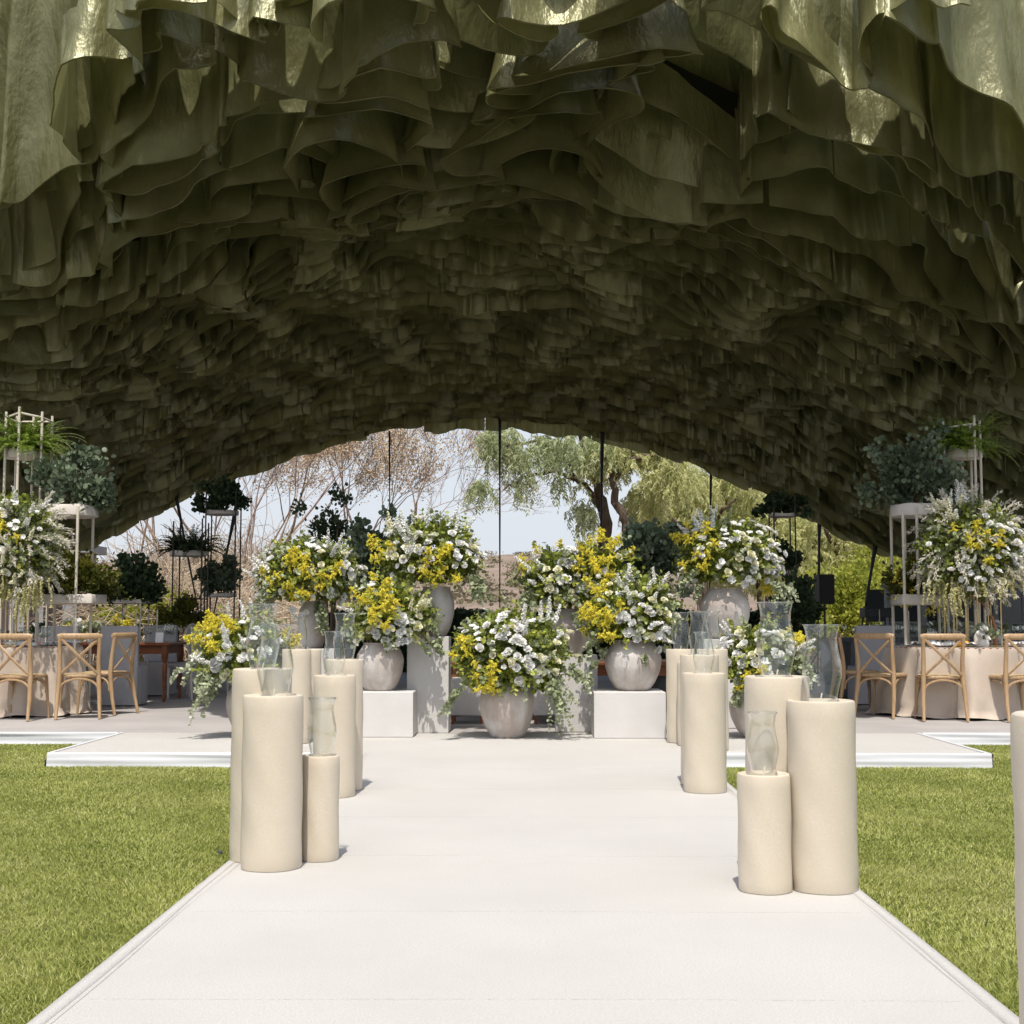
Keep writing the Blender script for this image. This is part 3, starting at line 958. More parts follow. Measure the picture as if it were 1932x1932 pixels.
# pepper trees
def pepper_tree(x, y, limbs, crowns, n, seed, label, mats=('pepper',), drop=1.2, size=0.11):
    rng = np.random.default_rng(seed)
    z = float(hill_h(np.array(x), np.array(y)))
    t = thing('pepper_tree', label, 'tree', (x, y, z), group='pepper trees beyond the deck')
    mb = MB(); lb = MB()
    for i, (pts, r0, r1) in enumerate(limbs):
        P = [Vector(q) - Vector((x, y, z)) for q in pts]
        # densify with wobble
        Q = []
        for a, b in zip(P[:-1], P[1:]):
            for k in range(4):
                q = a.lerp(b, k / 4)
                Q.append(q + Vector(rng.normal(size=3)) * 0.035)
        Q.append(P[-1])
        rad = [r0 + (r1 - r0) * k / (len(Q) - 1) for k in range(len(Q))]
        (mb if i == 0 else lb).path(Q, rad, 8)
    mb.build('trunk', M['bark'], t)
    if lb.v: lb.build('limbs', M['bark'], t)
    # hanging strands
    parts = []
    tw0 = []; tw1 = []
    for ci, (c, rad, w) in enumerate(crowns):
        m = int(n * w)
        u = norm(rng.normal(size=(m, 3)))
        rr = rng.random(m) ** 0.45
        p = np.array(c) - np.array([x, y, z]) + u * rr[:, None] * np.array(rad)
        # gaps: knock out strands by a coarse pattern
        g = np.sin(p[:, 0] * 2.6 + seed) * np.sin(p[:, 2] * 2.9 + ci) + np.sin(p[:, 1] * 2.1)
        p = p[g > -0.75]
        m = len(p)
        L = drop * (0.35 + 0.9 * rng.random(m))
        k = 12
        out = norm(u[:m] * np.array([1, 1, 0.1]) + 0.01)
        ph = rng.random(m) * 6.28
        cv = rng.random(m)
        for j in range(k):
            q = j / k
            pos = p + out * (0.22 * np.sin(q * 1.6))[None] * 1.0 if False else p + out * (0.25 * math.sin(q * 1.6)) + np.stack([0.04 * np.sin(ph + q * 5), 0.04 * np.cos(ph + q * 4), -L * q ** 1.3], -1)
            for sgn in (-1, 1):
                d = np.stack([sgn * (0.6 + 0.3 * np.sin(ph)), 0.5 * np.cos(ph * 2), np.full(m, -0.75 - 0.6 * q)], -1) + rng.normal(size=(m, 3)) * 0.25
                parts.append(leaves(pos, d, size * (0.6 + 0.6 * rng.random(m)), SLIM_V * np.array([1.25, 1, 1]), rng=rng, var=0.6 * cv + 0.4 * rng.random(m)))
    V, Fc, var = join(parts)
    link('foliage', np_mesh('foliage', V, Fc, var), LM[mats[0]], t)
    return t

def P(px, py, Y): return tuple(W(px, py, Y))
b = W(1150, 1100, 37)
zb = float(hill_h(np.array(b.x), np.array(37.)))
pepper_tree(b.x, 37.0, [
    ([(b.x, 37, zb - 0.1), P(1147, 1020, 37), P(1138, 960, 37), P(1128, 900, 37), P(1105, 850, 36.8), P(1085, 800, 36.5)], 0.20, 0.07),
    ([P(1140, 975, 37), P(1118, 930, 36.8), P(1085, 900, 36.5), P(1040, 890, 36.3), P(985, 905, 36), P(950, 925, 35.8)], 0.085, 0.025),
    ([P(1128, 900, 37), P(1090, 870, 36.6), P(1010, 835, 36), P(940, 840, 35.8)], 0.08, 0.025),
    ([P(1085, 900, 36.5), P(1060, 860, 36.4), P(1030, 820, 36)], 0.08, 0.03),
  ], [
    (P(935, 825, 36), (0.75, 0.7, 0.45), 0.30), (P(925, 915, 36), (0.55, 0.6, 0.25), 0.24), (P(1000, 850, 36), (0.8, 0.8, 0.5), 0.34), (P(1065, 845, 36), (0.9, 0.9, 0.6), 0.40),
    (P(1000, 905, 36), (0.8, 0.5, 0.12), 0.14), (P(1075, 910, 36.2), (0.6, 0.5, 0.2), 0.13), (P(1105, 960, 36.5), (0.35, 0.5, 0.5), 0.13), (P(1130, 830, 36), (0.7, 0.7, 0.6), 0.22)],
  520, 301, 'tall weeping pepper tree whose branches hang over the pale sky', ('pepper_g',), 0.72, 0.115)
b = W(1185, 1100, 36)
zb = float(hill_h(np.array(b.x), np.array(36.)))
pepper_tree(b.x, 36.0, [
    ([(b.x, 36, zb - 0.1), P(1188, 1020, 36), P(1178, 975, 36), P(1160, 945, 36), P(1158, 905, 36), P(1185, 872, 36), P(1230, 858, 36), P(1285, 848, 35.5)], 0.15, 0.045),
    ([P(1158, 905, 36), P(1150, 860, 36), P(1140, 820, 36)], 0.12, 0.05),
    ([P(1185, 872, 36), P(1200, 830, 36), P(1230, 790, 36)], 0.09, 0.04),
  ], [
    (P(1170, 840, 36), (0.9, 0.8, 0.55), 0.4), (P(1230, 850, 36), (0.8, 0.8, 0.5), 0.35), (P(1215, 950, 37), (0.55, 0.5, 0.6), 0.22), (P(1130, 870, 37), (0.6, 0.6, 0.4), 0.2), (P(1270, 900, 36), (0.7, 0.6, 0.6), 0.3)],
  640, 302, 'pale gold pepper tree with a bent trunk beside the leaning one', ('pepper',), 0.5, 0.11)
for i, (px, Y, cs, lab) in enumerate([
    (1330, 42, [(1290, 930, 1.3, 1.0), (1350, 930, 1.3, 1.0), (1310, 1000, 1.6, 0.8)], 'broad yellow green pepper tree behind the tall right bouquet'),
    (1440, 44, [(1400, 960, 1.3, 0.9), (1450, 990, 1.4, 0.9), (1420, 1050, 1.6, 0.9)], 'yellow green pepper tree with a low crooked bough, beside the small dark planters'),
    (1590, 46, [(1520, 1010, 1.6, 1.0), (1590, 1020, 1.6, 1.0), (1560, 1080, 1.9, 0.8)], 'hazy olive pepper tree standing behind the speaker'),
    (1700, 48, [(1650, 1040, 1.8, 1.0), (1720, 1060, 1.8, 1.0), (1680, 1110, 1.8, 0.8)], 'olive pepper tree beyond the leaning pole')]):
    b = W(px, 1100, Y); zb = float(hill_h(np.array(b.x), np.array(float(Y))))
    pepper_tree(b.x, float(Y), [([(b.x, Y, zb - 0.1), P(px - 8, 1060, Y), P(px + 6, 1000, Y), P(px - 12, 940, Y)], 0.22, 0.08),
        ([P(px, 1040, Y), P(px - 40, 1000, Y - 0.8), P(px - 85, 960, Y - 1)], 0.11, 0.03), ([P(px, 1010, Y), P(px + 35, 960, Y - 0.8), P(px + 60, 940, Y - 1)], 0.10, 0.03)],
        [(P(a, c, Y), (rr * 1.35, 1.2, hh * 1.25), 0.75) for a, c, rr, hh in cs], 1150, 310 + i, lab, ('pepper',), 0.5, 0.12)

# scrub dotted over the hill
def hill_scrub():
    rng = np.random.default_rng(9)
    parts = []
    n = 900
    Y = 60 + 260 * rng.random(n) ** 0.8
    X = (rng.random(n) - 0.5) * 1.0 * Y
    for i in range(n):
        r = 0.5 + 1.1 * rng.random()
        k = 60
        p = rng.normal(size=(k, 3)) * np.array([r, r, r * 0.45]) * 0.55 + np.array([X[i], Y[i], float(hill_h(X[i], Y[i])) + r * 0.3])
        parts.append(leaves(p, rng.normal(size=(k, 3)), np.full(k, 0.32), LEAF_V, rng=rng, var=np.clip(rng.random() * 0.7 + 0.3 * rng.random(k), 0, 1)))
    V, Fc, var = join(parts)
    props(link('hill_scrub', np_mesh('hill_scrub', V, Fc, var), LM['scrub']), 'grey brown scrub scattered over the far hillside', 'scrub', kind='stuff')
hill_scrub()

# low clipped hedge across the back of the deck
def hedge():
    rng = np.random.default_rng(5)
    t = thing('hedge', 'long low dark clipped hedge along the back of the deck', 'hedge', (0.3, 27.9, 0))
    n = 26000
    x = (rng.random(n) - 0.5) * 9.5
    face = rng.random(n)
    y = np.where(face < 0.6, -0.25, (rng.random(n) - 0.5) * 0.5) + rng.normal(size=n) * 0.03
    z = np.where(face < 0.6, rng.random(n) * 1.1, 1.12 + 0.05 * np.sin(x * 3)) + rng.normal(size=n) * 0.035
    V, Fc, var = leaves(np.stack([x, y, z], -1), rng.normal(size=(n, 3)) + np.array([0, -0.5, 0.3]), 0.06 + 0.05 * rng.random(n), LEAF_V, rng=rng)
    link('foliage', np_mesh('foliage', V, Fc, var), LM['dark'], t)
    MB().box((0, 0, 0.53), (9.4, 0.4, 1.06)).build('inner_twigs', M['twig_dark'], t)
hedge()
# ================================================================== CANDLES
def candle(cx, cy, d, h, label, glass=None, glabel=None, seed=0, z=0.0):
    rng = random.Random(seed)
    t = thing('pillar_candle', label, 'candle', (cx, cy, z), group='big cream pillar candles lining the aisle')
    r = d / 2
    e = 0.014
    ph = rng.random() * 6
    def warp(rr, zz, a):
        return rr * (1 + 0.004 * math.sin(2 * a + ph) + 0.0015 * math.sin(zz * 9 + ph + a)) + (0.0015 * math.sin(5 * a + zz * 21 + ph) if rr > 0.03 else 0)
    prof = [(0, 0), (r - 0.008, 0), (r - 0.002, 0.002), (r, 0.008)]
    prof += [(r * (1 + 0.001 * math.sin(k * 1.3 + ph)), 0.014 + (h - 0.034) * k / 14) for k in range(1, 14)]
    prof += [(r, h - 0.010), (r - 0.0025, h - 0.003), (r - 0.008, h), (r - 0.016, h - 0.001), (r - 0.024, h - 0.006), (r - 0.045, h - 0.014), (r * 0.3, h - 0.017), (0, h - 0.018)]
    MB().lathe(prof, 56, warp=warp).build('wax', M['wax'], t, angle=24)
    MB().path([(0, 0, h - 0.022), (0.002, 0, h + 0.01), (0.006, 0.003, h + 0.026)], 0.0028, 6).build('wick', M['wick'], t)
    if glass:
        hurricane(cx + rng.uniform(-.008, .008), cy, z + h - 0.013, glass, glabel)
    return t

def hurricane(cx, cy, z, gh, label):
    t = thing('hurricane_glass', label, 'hurricane glass', (cx, cy, z), rz=random.random() * 6, group='clear glass hurricane chimneys on the candles')
    s = gh / 0.306
    base = [(0.055, 0), (0.0565, 0.015), (0.060, 0.04), (0.068, 0.075), (0.0755, 0.11), (0.0765, 0.135), (0.073, 0.165), (0.066, 0.20), (0.0605, 0.23), (0.0595, 0.25), (0.062, 0.275), (0.067, 0.295), (0.0715, 0.306)]
    th = 0.0022
    outer = [(r * s, zz * s) for r, zz in base]
    inner = [((r - th / s) * s, zz * s) for r, zz in base][::-1]
    MB().lathe(outer + inner, 48, close=True).build('chimney', M['glass'], t, angle=0)
    rim = [(0.0717 * s + 0.0022 * math.cos(a), 0.306 * s + 0.0022 * math.sin(a)) for a in np.linspace(0, 2 * math.pi, 9)[:-1]]
    MB().lathe(rim, 48, close=True).build('rim', M['glass_rim'], t, angle=0)
    return t
M['glass_rim'] = glassmat('polished_glass_rim', (0.93, 0.95, 0.94), 2.0)

def cand(px, pyb, d, h, label, glass, glabel, seed):
    """px: centre; pyb: the front edge of the base in the picture"""
    g = G(px, pyb)
    candle(g.x, g.y + d / 2, d, h, label, glass, glabel, seed)
CL = lambda px, Y: W(px, 1300, Y).x
cand(500.5, 1647, 0.256, 0.73, 'biggest cream pillar candle of the left near cluster, standing at the aisle edge', 0.315, 'hurricane glass on the big candle at the front of the left near cluster', 1)
cand(596, 1628, 0.172, 0.455, 'short slim cream pillar candle on the inner side of the left near cluster', 0.262, 'small hurricane glass on the short candle of the left near cluster', 2)
candle(CL(496, 6.1), 6.08, 0.262, 0.835, 'tallest cream candle of the left near cluster, half hidden behind the biggest one', 0.30, 'hurricane glass on the tallest candle of the left near cluster, seen above the front glass', 3)
cand(624, 1507, 0.252, 0.72, 'cream candle at the front of the second cluster on the left side', 0.275, 'hurricane glass on the front candle of the second left cluster', 4)
cand(642, 1494, 0.242, 0.806, 'taller cream candle behind the front one in the second left cluster', 0.30, 'hurricane glass on the taller candle of the second left cluster', 5)
candle(CL(568, 12.0) , 11.75, 0.25, 0.80, 'cream candle standing on the deck on the left below the rear left bouquet', 0.33, 'hurricane glass on the left candle that stands on the deck', 6)
candle(CL(585, 12.3), 12.12, 0.25, 0.79, 'cream candle tucked behind another on the left of the deck', None, None, 7)
cand(1569, 1690, 0.263, 0.735, 'big cream candle nearest the lawn in the right near cluster', 0.31, 'hurricane glass rising beside the cross back chairs, on the big right front candle', 8)
cand(1453, 1690, 0.206, 0.452, 'short cream candle on the inner side of the right near cluster', 0.25, 'small hurricane glass on the short candle of the right near cluster', 9)
candle(CL(1469, 5.56), 5.6, 0.262, 0.822, 'tallest cream candle at the back of the right near cluster', 0.315, 'tallest standing hurricane glass, on the rear candle of the right near cluster', 10)
cand(1336, 1498.5, 0.264, 0.725, 'cream candle with a scuffed foot at the front of the second right cluster', 0.265, 'hurricane glass on the front candle of the second right cluster', 11)
cand(1327, 1484, 0.25, 0.828, 'taller cream candle behind the scuffed one in the second right cluster', 0.29, 'hurricane glass on the taller candle of the second right cluster', 12)
candle(CL(1281, 12.0), 11.85, 0.25, 0.80, 'cream candle on the deck beside the right white block', 0.33, 'hurricane glass on the deck candle beside the right white block', 13)
candle(CL(1303, 11.6), 11.55, 0.24, 0.70, 'lower cream candle on the deck between taller ones on the right', None, None, 14)
candle(CL(1343, 11.2), 11.15, 0.25, 0.815, 'cream candle on the deck behind the second right cluster, beside the low right bouquet', 0.32, 'hurricane glass on the deck candle next to the low right bouquet', 15)
candle(1.062, 2.62, 0.262, 0.872, 'cream candle cut off by the right edge of the picture', None, None, 16)

# ================================================================== VASES, PLINTHS
def block(name, px0, px1, py_top, py_bot, depth, label):
    a = G((px0 + px1) / 2, py_bot)
    Y = a.y
    x0 = W(px0, py_bot, Y).x; x1 = W(px1, py_bot, Y).x
    z = W(px0, py_top, Y).z
    t = thing(name, label, 'plinth', ((x0 + x1) / 2, Y + depth / 2, 0))
    MB().box((0, 0, z / 2), (x1 - x0, depth, z), bev=0.004).build('box', M['plinth'], t, smooth=False)
    return z, Y + depth / 2, (x0 + x1) / 2

def vase(px, Y, z, d, h, neck, foot, label, seed=0, shoulder=0.62):
    x = W(px, 1250, Y).x
    t = thing('clay_vase', label, 'vase', (x, Y, z), rz=seed * 1.3, group='limewashed clay vases')
    R0 = d / 2; rn = neck / 2; rf = foot / 2
    prof = [(0, 0), (rf - 0.01, 0), (rf, 0.008)]
    for k in range(1, 19):
        q = k / 18
        if q < shoulder:
            u = q / shoulder
            r = rf + (R0 - rf) * math.sin(u * math.pi / 2) ** 0.85
        else:
            u = (q - shoulder) / (1 - shoulder)
            r = R0 - (R0 - rn) * (1 - math.cos(u * math.pi / 2)) ** 1.1
        prof.append((r, 0.008 + (h - 0.02) * q))
    prof += [(rn + 0.012, h - 0.004), (rn + 0.010, h), (rn - 0.008, h), (rn - 0.012, h - 0.05), (rn + 0.02, h - 0.12), (R0 * 0.8, h * 0.5), (rf * 0.7, 0.03), (0, 0.03)]
    rng = random.Random(seed); ph = rng.random() * 6
    MB().lathe(prof, 56, warp=lambda r, zz, a: r * (1 + 0.01 * math.sin(3 * a + ph + zz * 5) + 0.005 * math.sin(zz * 60 + a))).build('body', M['vase'], t, angle=50)
    return Vector((x, Y, z + h))

z2, yB, _ = block('plinth', 640, 779, 1306, 1391, 0.66, 'low wide white block on the left carrying a round vase, with dappled leaf shade')
z7, yC, _ = block('plinth', 1121, 1257, 1306, 1393, 0.66, 'low wide white block on the right carrying a round vase, with dappled leaf shade')
z3, y3, _ = block('plinth', 767, 846, 1201, 1383, 0.40, 'tall white plinth behind the low left block')
z6, y6, _ = block('plinth', 1049, 1128, 1236, 1381, 0.40, 'tall white plinth behind the low right block')
z4, y4, _ = block('plinth', 551, 629, 1224, 1378, 0.40, 'white plinth hidden behind the left candles, carrying the rear left bouquet')
z8, y8, _ = block('plinth', 1330, 1402, 1206, 1374, 0.38, 'white plinth hidden behind the right candles, carrying the biggest vase')
v1 = vase(957, 12.35, 0, 0.50, 0.50, 0.34, 0.30, 'round clay vase standing on the deck in the middle of the arrangement', 1, 0.66)
v2 = vase(717, yB, z2, 0.44, 0.44, 0.30, 0.27, 'round clay vase on the low left block', 2, 0.62)
v3 = vase(823, y3, z3, 0.345, 0.47, 0.25, 0.19, 'slim clay vase on the tall left plinth', 3, 0.6)
v4 = vase(590, y4, z4, 0.30, 0.46, 0.2, 0.18, 'slim clay vase of the rear left bouquet, seen through glass', 4, 0.6)
v5 = vase(481, 12.35, 0, 0.50, 0.50, 0.34, 0.28, 'clay vase on the deck half hidden by the left near candles', 5, 0.66)
v6 = vase(1078, y6, z6, 0.39, 0.44, 0.27, 0.20, 'slim clay vase on the tall right plinth', 6, 0.6)
v7 = vase(1194, yC, z7, 0.52, 0.46, 0.34, 0.31, 'round clay vase with streaks on the low right block', 7, 0.62)
v8 = vase(1369, y8, z8, 0.49, 0.50, 0.33, 0.26, 'biggest clay vase raised high behind the second right candles', 8, 0.6)
v9 = vase(1424, 12.35, 0, 0.47, 0.44, 0.32, 0.24, 'clay vase on the deck below the low right bouquet', 9, 0.66)

# ================================================================== FLOWERS
def quad_patch(w, l, cup, curl, n=2):
    """a petal: n x n curved quads, base at the origin, tip along +Y"""
    V = []; Fq = []
    for j in range(n + 1):
        q = j / n
        ww = w * math.sin(0.35 + q * 2.1) if q < 1 else w * 0.45
        for i in range(n + 1):
            u = (i / n) * 2 - 1
            V.append((u * ww, l * q, cup * (u * u) * w + curl * q * q * l))
    for j in range(n):
        for i in range(n):
            a = j * (n + 1) + i
            Fq.append((a, a + 1, a + n + 2, a + n + 1))
    return np.array(V, float), np.array(Fq)

def bloom(rings, seed, matname):
    """rings: (count, opening angle from the axis in degrees, length, width, cup, curl)"""
    rng = np.random.default_rng(seed)
    parts = []
    for (cnt, ang, l, w, cup, curl) in rings:
        pv, pf = quad_patch(w, l, cup, curl)
        off = rng.random() * 6.28
        for k in range(cnt):
            a = off + 6.283 * k / cnt + rng.normal() * 0.1
            op = R(ang + rng.normal() * 6)
            ax = np.array([math.cos(a), math.sin(a), 0])
            d = np.array([math.sin(op) * ax[0], math.sin(op) * ax[1], math.cos(op)])
            up = np.array([-math.cos(op) * ax[0], -math.cos(op) * ax[1], math.sin(op)])
            x = np.cross(d, up)
            Rm = np.stack([x, d, up], -1)
            V = (pv * (0.9 + 0.2 * rng.random())) @ Rm.T + ax * 0.004
            parts.append((V, pf, np.full(len(pf), rng.random())))
    V, Fc, var = join(parts)
    me = np_mesh('bloom', V, Fc, var, smooth=True)
    me.materials.append(LM[matname])
    return me

def spike(seed, L, n, size, matname, greentip=True):
    """a flower spike: many small four-petalled flowers round an arching stem"""
    rng = np.random.default_rng(seed)
    q = np.linspace(0.12, 1, n) ** 0.9
    bend = rng.normal() * 0.12
    c = np.stack([bend * q ** 2 * L, 0 * q, q * L], -1)
    a = np.arange(n) * 2.4 + rng.random(n)
    rad = size * 0.75 * (1.05 - 0.75 * q)
    pos = c + np.stack([np.cos(a) * rad, np.sin(a) * rad, 0 * a], -1)
    out = np.stack([np.cos(a), np.sin(a), 0.35 + 0 * a], -1)
    parts = []
    for k in range(4):
        d = out * 0.35 + norm(rng.normal(size=(n, 3))) * 0.8
        parts.append(leaves(pos, d, size * (1.0 - 0.55 * q), ROUND_V, up=out + rng.normal(size=(n, 3)) * 0.2, rng=rng))
    V, Fc, var = join(parts)
    me = np_mesh('spike', V, Fc, var)
    me.materials.append(LM[matname])
    return me

def plume(seed, L, matname, arcs=9, n=26, size=0.016):
    """goldenrod: arching side sprays set with tiny bright florets"""
    rng = np.random.default_rng(seed)
    parts = []
    for k in range(arcs):
        h = L * (0.15 + 0.85 * k / arcs)
        a = k * 2.4 + rng.random()
        ln = L * 0.55 * (1.1 - 0.8 * k / arcs)
        q = np.linspace(0, 1, n)
        ax = np.array([math.cos(a), math.sin(a), 0])
        pos = ax[None] * (ln * q)[:, None] + np.stack([0 * q, 0 * q, h + ln * (0.75 * q - 0.85 * q * q)], -1)
        pos = pos + rng.normal(size=(n, 3)) * 0.004
        d = rng.normal(size=(n, 3)) + np.array([0, 0, 0.6])
        parts.append(leaves(pos, d, size * (1.25 - 0.6 * q), LEAF_V * np.array([0.9, 1, 1]), rng=rng))
        parts.append(leaves(pos, -d, size * (1.1 - 0.6 * q), LEAF_V * np.array([0.9, 1, 1]), rng=rng))
    V, Fc, var = join(parts)
    me = np_mesh('plume', V, Fc, var)
    me.materials.append(LM[matname])
    return me

ROSE = lambda s, m: bloom([(3, 8, .030, .020, .5, -.3), (5, 20, .034, .022, .5, -.15), (6, 42, .038, .024, .4, -.1), (7, 68, .042, .026, .3, .05)], s, m)
MUM = lambda s, m: bloom([(5, 10, .022, .007, .5, -.3), (9, 28, .030, .008, .5, -.2), (12, 50, .036, .009, .4, -.1), (14, 72, .040, .010, .3, 0), (14, 92, .040, .010, .3, .1)], s, m)
DAISY = lambda s, m: bloom([(10, 75, .034, .012, .3, .1), (8, 60, .028, .010, .3, 0)], s, m)
BL = {
    'white_rose': [ROSE(i, 'white') for i in range(4)],
    'cream_rose': [ROSE(i + 9, 'cream') for i in range(3)],
    'white_mum': [MUM(i + 20, 'white') for i in range(3)],
    'white_daisy': [DAISY(i + 30, 'white') for i in range(3)],
    'white_spike': [spike(i + 40, 0.20, 34, 0.021, 'white') for i in range(3)],
    'cream_spike': [spike(i + 50, 0.18, 30, 0.020, 'cream') for i in range(2)],
    'yellow_plume': [plume(i + 60, 0.17, 'yellow') for i in range(5)],
}

def sprigs(c, rad, n, m, length, size, seed, tmpl, droop=0.5, zmin=-0.6, front=0.0, start=0.45, spread=0.5):
    """leafy stems radiating out of the bouquet; leaves in pairs along each stem"""
    rng = np.random.default_rng(seed)
    d = norm(rng.normal(size=(n * 3, 3)) * np.array([1, 0.9, 0.9]))
    d = d[d[:, 2] > zmin]
    d = d[d[:, 1] < 0.75][:n]
    n = len(d)
    rad = np.array(rad)
    p = np.array(c) + d * rad * start
    parts = []
    L = length * (0.6 + 0.7 * rng.random(n))
    dd = d.copy()
    cv = rng.random(n)
    tips = []
    q = p
    stems0 = []; stems1 = []
    for k in range(m):
        dd = norm(dd + rng.normal(size=(n, 3)) * 0.10 + np.array([0, 0, -droop / m * (k / m)])[None])
        nq = q + dd * (L / m)[:, None]
        stems0.append(q); stems1.append(nq)
        side = norm(np.cross(dd, np.array([0, 0, 1.0]) + rng.normal(size=(n, 3)) * 0.5))
        for sg in (-1, 1):
            ld = side * sg + dd * 0.6 + rng.normal(size=(n, 3)) * 0.3
            parts.append(leaves(nq, ld, size * (1.1 - 0.45 * k / m) * (0.7 + 0.6 * rng.random(n)), tmpl, rng=rng, var=0.55 * cv + 0.45 * rng.random(n)))
        q = nq
    V, Fc, var = join(parts)
    return V, Fc, var, np.concatenate(stems0), np.concatenate(stems1)

def bouquet(name, label, c, rad, seed, yellow, whites, dens=1.0, counts=None, trail=(), scat=26, group='bouquets in the flower display', zmin=-0.55, eucn=1.0, greenn=1.0):
    """c: centre, rad: half sizes; yellow: clusters (dx, dz) in units of rad seen from the front"""
    rng = np.random.default_rng(seed)
    t = thing(name, label, 'bouquet', c, group=group)
    rad = np.array(rad, float)
    vol = rad[0] * rad[2] / (0.5 * 0.42)
    O = (0, 0, 0)
    # inner leaves
    V1, F1, v1_, a0, a1 = sprigs(O, rad, int(80 * vol * dens * eucn), 7, 0.25, 0.046, seed + 1, ROUND_V, 0.8, zmin)
    V2, F2, v2_, b0, b1 = sprigs(O, rad, int(125 * vol * dens * greenn), 7, 0.26, 0.048, seed + 2, LEAF_V, 0.7, zmin, start=0.44)
    n = int(1700 * vol * dens)
    dn = norm(rng.normal(size=(n, 3)))
    dn[:, 1] = -np.abs(dn[:, 1]) * np.sign(rng.random(n) - 0.25)
    pf = dn * rad * (0.45 + 0.42 * rng.random((n, 1)))
    pf = pf[pf[:, 2] > zmin * rad[2]]
    fill = leaves(pf, norm(pf) + rng.normal(size=pf.shape) * 0.8, 0.045 * (0.7 + 0.6 * rng.random(len(pf))), LEAF_V, rng=rng, var=0.6 * rng.random(len(pf)))
    extra = []
    for (tx, tz, ln, k) in trail:
        base = np.array([tx * rad[0], -0.55 * rad[1], tz * rad[2]])
        p0 = base + rng.normal(size=(k, 3)) * 0.05
        d = norm(np.array([tx * 0.9, -0.35, -0.9]) + rng.normal(size=(k, 3)) * 0.22)
        q = p0; L = ln * (0.6 + 0.5 * rng.random(k)); cv = rng.random(k)
        for j in range(11):
            d = norm(d + np.array([0.0, 0.02, -0.07]) + rng.normal(size=(k, 3)) * 0.08)
            nq = q + d * (L / 11)[:, None]
            side = norm(np.cross(d, rng.normal(size=(k, 3))))
            for sg in (-1, 1):
                extra.append(leaves(nq, side * sg + d * 0.5 + rng.normal(size=(k, 3)) * 0.2, 0.040 * (1.1 - 0.04 * j) * (0.7 + 0.5 * rng.random(k)), ROUND_V, rng=rng, var=0.5 * cv + 0.5 * rng.random(k)))
            a0 = np.concatenate([a0, q]); a1 = np.concatenate([a1, nq])
            q = nq
    V, Fc, var = join([(V1, F1, v1_)] + extra)
    link('eucalyptus_sprigs', np_mesh('eucalyptus_sprigs', V, Fc, var), LM['euc'], t)
    V, Fc, var = join([(V2, F2, v2_), fill])
    link('green_sprigs', np_mesh('green_sprigs', V, Fc, var), LM['green'], t)
    s0 = np.concatenate([a0, b0]); s1 = np.concatenate([a1, b1])
    V, Fc = tube_np(s0, s1, np.full(len(s0), 0.0018), np.full(len(s0), 0.0014))
    link('stems', np_mesh('stems', V, Fc), M['stem'], t)

    def put(kind, dx, dz, scl=1.0, k=0.95, tilt=0.5):
        u = dx; w = dz
        rr = u * u + w * w
        if rr > 0.98:
            f = math.sqrt(0.98 / rr); u *= f; w *= f; rr = 0.98
        y = -math.sqrt(1 - rr)
        p = np.array([u, y * 0.95, w]) * rad * k
        nrm = np.array([u / rad[0] * 0.3, y / rad[1] * 0.3, w / rad[2] * 0.3 + 0.5])
        nrm = Vector(nrm + rng.normal(size=3) * 0.22).normalized()
        me = BL[kind][rng.integers(len(BL[kind]))]
        o = bpy.data.objects.new(kind, me)
        COL.objects.link(o)
        o.parent = t
        o.location = p
        q = nrm.to_track_quat('Z', 'Y')
        o.rotation_mode = 'QUATERNION'
        o.rotation_quaternion = q @ Matrix.Rotation(rng.random() * 6.28, 3, 'Z').to_quaternion()
        s_ = scl * (0.8 + 0.4 * rng.random())
        o.scale = (s_, s_, s_)

    for (dx, dz, cnt, sp) in yellow:
        for i in range(max(1, round(cnt * 0.66))):
            put('yellow_plume', dx + rng.normal() * sp * 2.3, dz + rng.normal() * sp * 2.1, 0.8, 0.93)
    for i in range(int(scat * vol)):
        a = rng.random() * 6.283; q = math.sqrt(rng.random()) * 0.95
        u, w = math.cos(a) * q, math.sin(a) * q
        if any(abs(u - y_[0]) < 0.16 and abs(w - y_[1]) < 0.2 for y_ in yellow) or w < zmin + 0.1: continue
        kind = ('white_rose', 'white_daisy', 'cream_rose', 'white_spike', 'white_mum', 'white_daisy')[rng.integers(6)]
        put(kind, u, w, 0.9, 0.98 if 'spike' not in kind else 0.88)
    for (kind, dx, dz, cnt, sp) in whites:
        for i in range(cnt):
            kk = 0.86 if 'spike' in kind else 0.99
            put(kind, dx + rng.normal() * sp * 1.25, dz + rng.normal() * sp * 1.25, 1.0 if 'spike' not in kind else 1.0, kk)
    return t

def bq(name, label, px0, px1, py0, py1, Y, seed, yellow, whites, ry=None, **kw):
    """the bouquet's outline in the picture and its distance"""
    a = W(px0, py1, Y); b = W(px1, py0, Y)
    rx = (b.x - a.x) / 2; rz = (b.z - a.z) / 2
    cx = (a.x + b.x) / 2; czz = (a.z + b.z) / 2
    cpx = (px0 + px1) / 2; cpy = (py0 + py1) / 2; hx = (px1 - px0) / 2; hy = (py1 - py0) / 2
    yl = [((u - cpx) / hx, -(v - cpy) / hy, c, s_ / hx) for u, v, c, s_ in yellow]
    wl = [(k, (u - cpx) / hx, -(v - cpy) / hy, c, s_ / hx) for k, u, v, c, s_ in whites]
    return bouquet(name, label, (cx, Y, czz), (rx * 1.10, (ry or rx * 0.75) * 1.1, rz * 1.12), seed, yl, wl, **kw)

